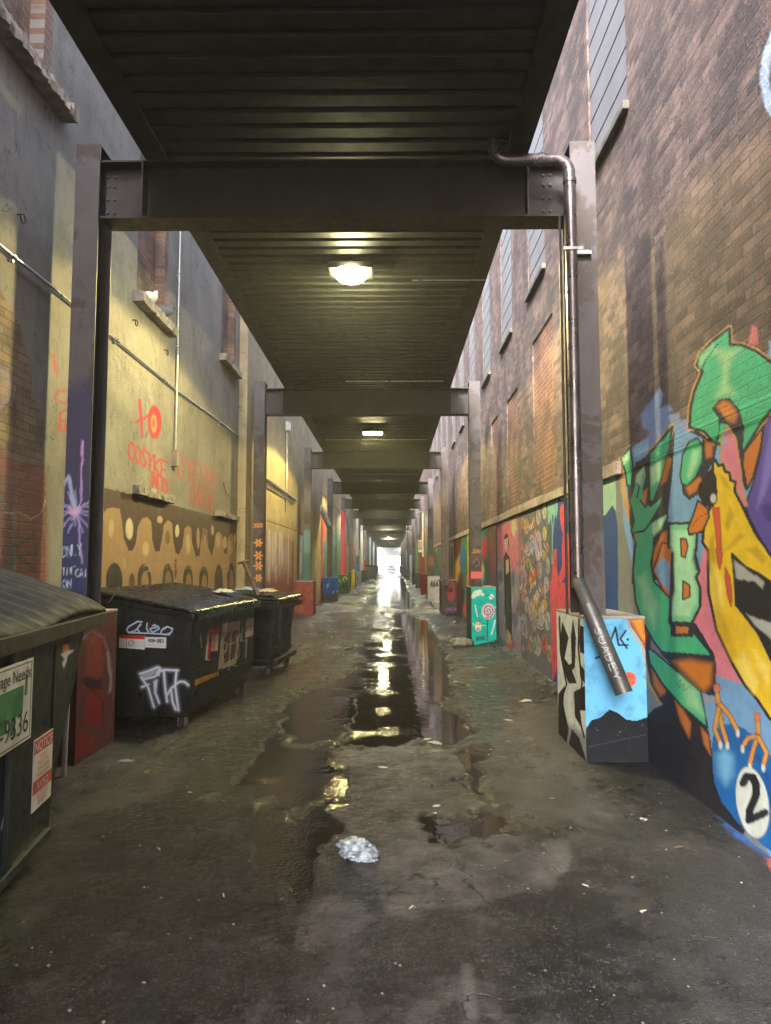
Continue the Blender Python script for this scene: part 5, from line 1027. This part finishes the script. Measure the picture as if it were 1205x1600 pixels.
panel('end_panel', k2, k2, (-W2, .0, .152), (-.002, 0, .152), (-W2, 0, zL - .002), (-.002, 0, zR - .002), 300, 330, BLKV, k2p)
def k2s(A, W_):
    def X_(p): return [(170 + x / 4.82, 920 + y / 4.82) for x, y in p]
    A.poly(X_([(748,310),(835,290),(815,530),(725,540)]), (150, 140, 138)); A.poly(X_([(750,312),(835,292),(830,340),(748,358)]), (130, 30, 34)); A.stroke(X_([(770,360),(755,520)]), 5, (130, 34, 40)); A.stroke(X_([(800,350),(785,500)]), 2, (130, 40, 44))
    A.poly(X_([(858,262),(992,240),(985,330),(960,560),(822,610),(850,330)]), (128, 112, 104)); A.poly(X_([(862,330),(980,310),(950,520),(870,560)]), (60, 42, 40)); A.poly(X_([(1036,230),(1105,212),(1085,352),(1026,368)]), (146, 128, 118)); A.stroke(X_([(1040,290),(1095,276)]), 1.6, (110, 60, 55))
    A.poly(X_([(650,685),(828,622),(824,695),(646,766)]), (150, 112, 40)); A.text('CAUTION', X_([(672,720)])[0], (3.5, -1.25), (0, -4.6), .9, (60, 40, 20), .5); A.stroke(X_([(680,742),(800,700)]), .8, (80, 56, 24)); A.stroke(X_([(812,640),(805,670),(815,680)]), 2, (30, 26, 22))
    for q in ([(880,340),(850,400),(850,450),(880,480),(895,420),(870,400)], [(925,330),(905,560)], [(905,420),(960,400),(990,340)], [(960,340),(985,470),(975,520),(955,520)], [(1010,300),(990,420),(1040,380),(1030,520)], [(860,600),(900,575),(960,580),(972,602)], [(905,575),(905,645)], [(690,340),(700,440)]): A.stroke(X_(q), 1.5, (140, 140, 146), .9, .9)
panel('side_panel', k2, k2, (.003, .01, .42), (.003, L2, .42), (.003, .01, zR - .004), (.003, L2, zR - .004), 260, 110, BLKV, k2s)
b = MB(); b.prism([(-W2 - .03, zL), (.035, zR), (.035, zR + .055), (-W2 - .03, zL + .055)], -.03, L2 + .03, 'y'); b.build('rim', BLACKM, k2, .008)
zt = lambda x, y: zR + .075 + (zL - zR + .03) * min(1, max(0, (.05 - x) / (W2 + .05))) ** .8
for (a, c) in ((-.045, .955), (.99, 1.98)):
    ld = ridged_lid('lid', k2, -W2 - .05, .075, a, c, zt, .115, .018, LIDM, sag=.004)
    b = MB(); b.box(.0751, .09, a, c, zR + .0, zR + .085); b.build('lid_lip', LIDM, ld, .003)
MB().tube([(-.82, -.035, zL - .03), (-.70, -.05, zL + .12)], .008, 6).build('rod', GALV, k2)
b = MB(); b.box(.004, .05, .5, .6, .62, .70); b.box(.004, .05, 1.4, 1.5, .62, .70); b.build('fork_pocket', BLACKM, k2)
for x, y in ((-.12, .12), (-.95, .12), (-.12, 1.8), (-.95, 1.8)): caster(k2, x, y, .15, .07)
# --- third black dumpster
k3 = thing('dumpster', 'tall narrow black dumpster behind the black slant topped one, yellow light on its side', 'dumpster', (-1.60, 9.55, 0), R(-4))
b = MB(); b.prism([(-.95, .17), (-.10, .17), (0, 1.0), (-1.0, 1.0)], 0, 1.28, 'y'); b.build('body', BLACKM, k3, .006)
b = MB(); b.box(-1.03, .10, -.05, 1.33, .93, 1.0); b.box(-1.03, .06, -.04, 1.32, 1.0, 1.05); b.build('rim', BLACKM, k3, .01)
ridged_lid('lid', k3, -1.04, .12, -.04, 1.34, lambda x, y: 1.08 + .05 * (.12 - x), .12, .016, LIDM, sag=.006)
b = MB(); b.box(-.99, .02, -.05, 0, .17, .25); b.box(-.05, .03, 0, 1.3, .17, .25); b.build('base_rail', BLACKM, k3, .01)
[MB().box(-.03, .03, y, y + .05, .3, .92).build('rib', BLACKM, k3) for y in (.3, .85)]
for x, y in ((-.1, .1), (-.9, .1), (-.1, 1.15), (-.9, 1.15)): caster(k3, x, y, .17, .07)
k4 = thing('dumpster', 'grey green wheeled dumpster far down the alley on the left beside the white painted columns', 'dumpster', (-1.3, 63.5, 0))
m_k4 = m_plain('grey_green_enamel', (.07, .09, .09), .5, dirt=(.1, .08, .07))
b = MB(); b.prism([(-.95, .2), (-.12, .2), (0, 1.35), (-1.05, 1.35)], 0, 1.6, 'y'); b.build('body', m_k4, k4, .01)
b = MB(); b.prism([(-1.1, 1.35), (.06, 1.35), (.06, 1.42), (-1.1, 1.55)], -.04, 1.64, 'y'); b.build('lid', LIDM, k4, .01); MB().box(.001, .03, .1, .7, .5, 1.1).build('red_panel', m_plain('red_enamel', (.35, .06, .05), .5), k4)
for x, y in ((-.2, .2), (-.85, .2)): caster(k4, x, y, .2, .09)
# bar leaning over dumpsters, things lying on the lids
T_ = thing('leaning_bar', 'rusty square bar leaning up between the two black dumpsters and the column', 'bar')
p0 = onY(403, 930, 9.45); p1 = onY(381, 878, 9.45); RUST = m_plain('rusty_iron', (.13, .085, .065), .8, .3, var=.5, scale=14, bump=.4)
b = MB(); b.tube([p0, p1], .035, 4); b.build('bar', RUST, T_); MB().tube([(p1[0] - .08, p1[1], p1[2] - .02), (p1[0] + .08, p1[1], p1[2] + .02)], .02, 6).build('bar_head', RUST, T_)
def crumple(name, label, cat, loc, sx, sy, sz, mat, seed, n=22, group=None, rz=0.):
    rs = np.random.RandomState(seed)
    u = np.linspace(-1, 1, n); X, Y = np.meshgrid(u, u); r = np.hypot(X, Y); a = np.arctan2(Y, X)
    k = .92 + .10 * np.sin(2 * a + seed) + .13 * np.sin(5 * a + 2 * seed) + .10 * np.sin(9 * a + seed) + .09 * np.sin(14 * a + 3 * seed)
    rr = np.maximum(np.abs(X), np.abs(Y)) * k; Xn = np.cos(a) * rr; Yn = np.sin(a) * rr
    Z = np.abs(fbm(X * 3.2 + 9, Y * 3.2 + 9, seed, 4) - .5) * 2.6 + .7 * np.abs(fbm(X * 8 + 9, Y * 8 + 9, seed + 5, 3) - .5); Z = Z * np.clip(1.3 - r, 0.12, 1)
    V = [(sx * x, sy * y, sz * z + .003) for x, y, z in zip(Xn.ravel(), Yn.ravel(), Z.ravel())]
    V2 = [(x, y, z - .002) for x, y, z in V]; F_ = [(i * n + j, i * n + j + 1, (i + 1) * n + j + 1, (i + 1) * n + j) for i in range(n - 1) for j in range(n - 1)]
    mb = MB().add(V + V2, F_ + [tuple(n * n + q for q in reversed(f)) for f in F_]); mb.sm = [True] * len(mb.f)
    o = mb.build(name, mat); o.location = loc; o.rotation_euler = (0, 0, rz); return tag(o, label, cat, group)
tp = NT('thin_white_plastic'); tp.bsdf.inputs['Transmission Weight'].default_value = .15; PLAS = tp.out(tp.mix(tp.mapr(tp.noise(22., 5), .42, .6), (.34, .39, .46), (.12, .15, .19)), .35, tp.bump(tp.noise(30., 5, .6), .3, .01))
def lump(name, label, cat, loc, sx, sy, sz, mat, seed, rz=0.):
    b = MB(); b.ball((0, 0, 0), 1, 1, 1, 0, 90, 60); V = np.array(b.v); d = V.copy()
    r = .72 + .75 * (fbm(d[:, 0] * 1.3 + 7, d[:, 1] * 1.3 + 1.7 * d[:, 2] + 7, seed, 4) - .3) + .65 * np.abs(fbm(d[:, 0] * 3.5 + 9, d[:, 1] * 3.5 + 3 * d[:, 2] + 9, seed + 3, 4) - .5) - .35 * np.abs(fbm(d[:, 0] * 8 + 3, d[:, 1] * 8 - 6 * d[:, 2] + 9, seed + 6, 3) - .5)
    V = d * r[:, None] * np.array([sx, sy, sz]); V[:, 2] = np.maximum(V[:, 2], -.25 * sz) + .25 * sz + .002; b.v = [tuple(v) for v in V]
    o = b.build(name, mat); o.location = loc; o.rotation_euler = (0, 0, rz); return tag(o, label, cat)
def gz(x, y): return float(ground_fields(np.array([[x, y, 0.]]))[3][0])
def gp(px, py): p = onZ(px, py, -.02); return (p[0], p[1], gz(p[0], p[1]) + .002)
lump('plastic_bag', 'crumpled pale blue white plastic bag on the wet slab in the middle foreground', 'plastic bag', gp(559, 1332), .10, .135, .065, PLAS, 4, rz=.7)
PAPER = m_plain('white_paper', (.34, .34, .33), .8, var=.15)
LIT = 'scraps of litter on the alley floor'
for i, (x, y, s, lb) in enumerate([(198,1193,.055,'small white paper scrap on the ground near the maroon column base'), (512,1258,.05,'small grey scrap at the dark water edge left of the plastic bag'), (680,1160,.075,'crumpled pale scrap at the bottom edge of the main puddle'), (668,1152,.05,'smaller scrap against the bottom edge of the main puddle'), (796,1128,.05,'white scrap on the asphalt left of the zebra striped base'), (822,1099,.09,'long flat pale scrap lying on the asphalt right of the main puddle'), (752,1045,.12,'thin pale splinter on the asphalt below the lollipop base'), (598,1198,.035,'tiny pale scrap in the middle of the wet slab'), (688,945,.12,'bright scrap by the foot of the dark violet base'), (1006,1285,.03,'tiny white scrap on the dark asphalt near the ball mural'), (682,1258,.03,'small pinkish scrap on the wet slab')]):
    crumple('litter', lb, 'litter', gp(x, y), s, s * (.5 if i != 6 else .12), s * .35, PAPER if i != 5 else GREYP, 20 + i, 12, LIT, rz=i * 1.3 if i not in (5, 6) else .3)
lump('trash_bag', 'crumpled translucent trash bag beside the turquoise lollipop base', 'trash bag', gp(722, 1010), .24, .18, .13, m_plain('cloudy_plastic', (.26, .25, .2), .35, var=.4, scale=16), 7)
crumple('rag', 'grey rag heap under the near end of the black dumpster', 'rag', gp(205, 1120), .12, .10, .16, m_plain('grey_rag', (.3, .29, .28), .9), 8, 24)
crumple('flattened_bag', 'flat blue grey tarp scrap lying on the lid of the third dumpster', 'tarp', (-2.05, 9.9, 1.19), .2, .2, .06, m_plain('blue_scrap', (.2, .3, .42), .6), 9, 16)
crumple('cardboard', 'pale cardboard piece on the lid of the third dumpster', 'cardboard', (-1.75, 9.8, 1.17), .16, .2, .05, m_plain('cardboard', (.42, .36, .26), .8), 10, 16)
crumple('cloth', 'white cloth scrap on the far lid of the black dumpster', 'cloth', (-1.98, 8.2, 1.22), .14, .12, .06, PAPER, 12, 16)
# short pipe stub in front of the maroon base
sb = MB(); sb.tube([(-2.40, 5.16, .0), (-2.41, 5.2, .52)], .02, 8); tag(sb.build('stake', m_plain('pale_stake', (.4, .4, .38), .7)), 'short pale stake standing between the green dumpster and the maroon base', 'stake')
BUTT = m_plain('cigarette_paper', (.26, .22, .16), .8); LEAFM = m_plain('dead_leaf', (.12, .07, .035), .8, var=.5)
rl = np.random.RandomState(77)
for i, (px, py, wh) in enumerate([(300,1240,'left of the long dark puddle'), (350,1400,'in the dark lower left'), (250,1330,'on the lower left asphalt'), (860,1250,'right of the wet slab'), (1000,1430,'on the lower right asphalt'), (920,1390,'beside the seam at the lower right'), (640,1420,'below the plastic bag on the slab')]):
    x, y, z = gp(px, py); a = rl.uniform(0, 3); v = Vector((math.cos(a), math.sin(a), 0))
    tag(MB().tube([Vector((x, y, z + .006)), Vector((x, y, z + .006)) + v * .032], .0038, 8).build('cigarette_butt', BUTT), 'cigarette butt ' + wh, 'cigarette butt', 'cigarette butts on the alley floor')
for i, (px, py, wh) in enumerate([(130,1240,'near the green dumpster'), (230,1210,'by the white scrap near the maroon base'), (330,1180,'in front of the black dumpster'), (880,1215,'at the corner of the zebra striped base'), (1060,1330,'on the dark asphalt by the ball mural'), (770,1090,'on the asphalt right of the main puddle'), (470,1010,'by the third dumpster')]):
    x, y, z = gp(px, py); a = rl.uniform(0, 6); u = Vector((math.cos(a), math.sin(a), .15)) * .035; w_ = Vector((-math.sin(a), math.cos(a), .3)) * .02
    c = Vector((x, y, z + .006)); b = MB(); b.add([c - u, c - u * .4 - w_, c + u * .4 - w_ * .9, c + u * 1.1, c + u * .4 + w_, c - u * .4 + w_, c + Vector((0, 0, -.004))], [(0, 1, 6), (1, 2, 6), (2, 3, 6), (3, 4, 6), (4, 5, 6), (5, 0, 6)]); tag(b.build('dead_leaf', LEAFM), 'brown dead leaf ' + wh, 'leaf', 'dead leaves on the alley floor')
# pebbles and grit
rs = np.random.RandomState(33); pm = MB(); N = 620; yy = 2.2 + 11 * rs.rand(N) ** 1.6; xx = rs.uniform(-2.6, 1.95, N)
gzs = ground_fields(np.stack([xx, yy, 0 * xx], 1)); 
for x, y, z, m in zip(xx, yy, gzs[3], gzs[2]):
    if m > .3: continue
    r = rs.uniform(.002, .0085) * (1.6 if rs.rand() < .06 else 1); pm.ball((x, y, z + r * .3), r, r * rs.uniform(.6, 1.2), r * .6, int(rs.rand() < .4), 6, 4)
for k in range(420):   # debris gathered at the wall feet
    left = rs.rand() < .35; y = rs.uniform(5.5, 20); x = (LX + abs(rs.normal(0, .2))) if left else (RX - .02 - abs(rs.normal(0, .14))); r = rs.uniform(.006, .022); pm.ball((x, y, gz(x, y) + r * .3), r * 1.3, r, r * .7, int(rs.rand() < .5), 6, 4)
tag(pm.build('gravel', [m_plain('pebble', (.11, .10, .09), .8), m_plain('dark_pebble', (.04, .037, .034), .8)]), kind='stuff')

# ================================================================== FAR END
def ymb(n, x, y, lbl):
    T_ = thing('bollard', lbl, 'bollard', (x, y, -.02), group='yellow bollards'); b = MB(); b.tube([(0, 0, 0), (0, 0, 1.22)], .085, 16); b.ball((0, 0, 1.22), .085, .085, .05); b.build('post', m_plain('bollard_yellow', (.5, .38, .06), .5, dirt=(.15, .11, .05)), T_)
ymb(1, -2.42, 42.5, 'nearer yellow bollard past the green leafy base'); ymb(2, -2.45, 44.6, 'farther yellow bollard past the green leafy base')
T_ = thing('hanging_sign', 'small white sign with black marks fixed to the right column row', 'sign'); b = MB(); b.box(1.30, 1.52, 34.0, 34.03, 2.15, 2.75); b.build('board', WHITEP, T_)
b = MB(); text_mb(b, 'TS', .26, (1.41, 33.995, 2.48), (1, 0, 0), (0, 0, 1), 0, 'CENTER'); text_mb(b, 'HE', .2, (1.41, 33.995, 2.26), (1, 0, 0), (0, 0, 1), 0, 'CENTER'); b.build('lettering', DARKP, T_); MB().box(1.50, 1.62, 34.03, 34.06, 2.6, 2.66).build('arm', GIRD, T_)
T_ = thing('downpipe', 'white downpipe in front of the fifth right column', 'pipe'); MB().tube([(1.50, 33.4, 4.05), (1.50, 33.4, 1.9)], .05, 10).build('pipe', WHITEP, T_); MB().box(1.2, 1.55, 33.3, 33.5, 4.05, 4.12).build('bracket', GALV, T_)
T_ = thing('downpipe', 'thin upright pipe near the right wall far down the alley', 'pipe'); MB().tube([(1.25, 58, 5.1), (1.25, 58, .1)], .04, 8).build('pipe', GALV, T_)
FAC = m_plain('pale_facade', (.42, .45, .46), .8, var=.15, scale=.4); FAC2 = m_plain('cream_facade', (.55, .5, .42), .8, var=.1, scale=.4)
T_ = thing('passage_building', 'grey blue building closing the far end with a tall opening through it', 'building')
b = MB(); b.box(-14, -1.75, 129, 141, -.1, 12); b.box(2.1, 16, 129, 141, -.1, 12); b.box(-1.75, 2.1, 129, 141, 3.5, 12); b.build('wall', FAC, T_); MB().box(.25, 2.0, 128.9, 128.99, 4.0, 4.5).build('sign_board', WHITEP, T_)
for x in (-1.75, 1.9): MB().box(x, x + .2, 128.8, 128.99, -.1, 3.5).build('door_post', DARKP if x < 0 else FAC2, T_)
b = MB(); b.box(-10, 14, 250, 256, -.1, 11); T_ = thing('far_building', 'pale sunlit building seen through the far opening', 'building'); b.build('wall', FAC2, T_)
for k in range(5): MB().box(-8 + 4.2 * k, -6.2 + 4.2 * k, 249.9, 249.99, 5.4, 7.4).build('window', WIN, T_)
MB().box(-.6, .8, 249.9, 249.99, 0, 2.4).build('door', DOORF, T_)
def car(x, y, z, col, label, s=1.):
    T_ = thing('parked_car', label, 'car', (x, y, z)); m = m_plain('car_paint', col, .3, .3, var=.1)
    sec = [(-2.1, .35, .85, .5), (-1.9, .3, .88, .95), (-1.3, .28, .9, 1.0), (-.8, .28, .78, 1.4), (.5, .28, .76, 1.45), (1.2, .28, .9, 1.0), (2.0, .3, .85, .8), (2.15, .4, .75, .5)]; V = []; Fc = []
    for yy, zb, hw, zt_ in sec: V += [(-hw * .96, yy, zb), (-hw, yy, .6), (-hw * .94, yy, max(.62, zt_ * .72)), (-hw * .72, yy, zt_), (hw * .72, yy, zt_), (hw * .94, yy, max(.62, zt_ * .72)), (hw, yy, .6), (hw * .96, yy, zb)]
    K = len(sec); Fc = [(i * 8 + k, i * 8 + (k + 1) % 8, (i + 1) * 8 + (k + 1) % 8, (i + 1) * 8 + k) for i in range(K - 1) for k in range(8)] + [tuple(range(8)), tuple(range(8 * K - 8, 8 * K))]
    MB().add(V, Fc).build('body', m, T_); MB().box(-.62, .62, -1.12, -1.09, 1.0, 1.3).build('rear_window', WIN, T_)
    for sx in (-.8, .8):
        for sy in (-1.35, 1.35): MB().tube([(sx - .1, sy, .32), (sx + .1, sy, .32)], .32, 16).build('wheel', RUBBER, T_)
        MB().box(sx - .12, sx + .12, -2.12, -2.09, .65, .8).build('tail_light', REDP, T_)
car(-.1, 168, -.12, (.03, .03, .035), 'dark car parked in the daylight beyond the far opening'); car(3.4, 182, -.12, (.3, .3, .32), 'grey car half hidden at the right of the far opening')
T_ = thing('dumpster', 'blue dumpster with pale lid at the far right end of the covered alley', 'dumpster', (1.15, 98, 0)); b = MB(); b.prism([(0, .2), (1.0, .2), (1.05, 1.3), (-.05, 1.3)], 0, 1.8, 'y'); b.build('body', m_plain('blue_enamel', (.05, .12, .32), .5), T_, .01); MB().box(-.1, 1.1, -.05, 1.85, 1.3, 1.42).build('lid', WHITEP, T_); caster(T_, .15, .2, .2, .09); caster(T_, .85, .2, .2, .09)
T_ = thing('dumpster', 'low dark blue dumpster against the right wall before the pale lidded blue one', 'dumpster', (1.25, 84, 0)); b = MB(); b.prism([(0, .15), (.6, .15), (.65, 1.1), (-.05, 1.1)], 0, 1.5, 'y'); b.build('body', m_plain('navy_enamel', (.03, .06, .14), .5), T_, .01); MB().box(-.08, .7, -.05, 1.55, 1.1, 1.18).build('lid', LIDM, T_); caster(T_, .1, .2, .15, .07); caster(T_, .5, .2, .15, .07)
# a street tree in the daylight
T_ = thing('street_tree', 'light green street tree seen through the far opening on the right', 'tree', (4.4, 205, -.12)); b = MB(); b.tube([(0, 0, 0), (.1, 0, 2.2), (0, .1, 4)], .16, 8, r2=.08)
for a in range(5): b.tube([(0, .05, 2.2 + .3 * a), (1.2 * math.cos(a * 1.3), 1.2 * math.sin(a * 1.3), 3.6 + .4 * a)], .06, 6, r2=.02)
b.build('trunk', m_plain('bark', (.12, .09, .06), .9), T_); rs = np.random.RandomState(3); b = MB()
for k in range(1500):
    v = rs.normal(0, 1, 3); v /= np.linalg.norm(v); q = v * np.array([2.3, 2.3, 1.9]) * rs.rand() ** .4 + np.array([0, 0, 4.4]); d1 = rs.normal(0, .13, 3); d2 = rs.normal(0, .13, 3); b.add([q - d1, q + d2, q + d1, q - d2], [(0, 1, 2, 3)])
b.build('crown', m_plain('leaves', (.07, .14, .03), .6), T_)
# ================================================================== AIR
if HAZE > 0:
    b = MB(); b.box(-160, 160, -30, 420, -1.2, 13.5); hm = bpy.data.materials.new('haze_air'); hm.use_nodes = True; ht = hm.node_tree; ht.nodes.clear()
    o_ = ht.nodes.new('ShaderNodeOutputMaterial'); pv = ht.nodes.new('ShaderNodeVolumePrincipled'); pv.inputs['Density'].default_value = HAZE; pv.inputs['Color'].default_value = (.93, .96, 1, 1); pv.inputs['Anisotropy'].default_value = .3
    ht.links.new(pv.outputs[0], o_.inputs['Volume']); tag(b.build('haze', hm), kind='stuff')
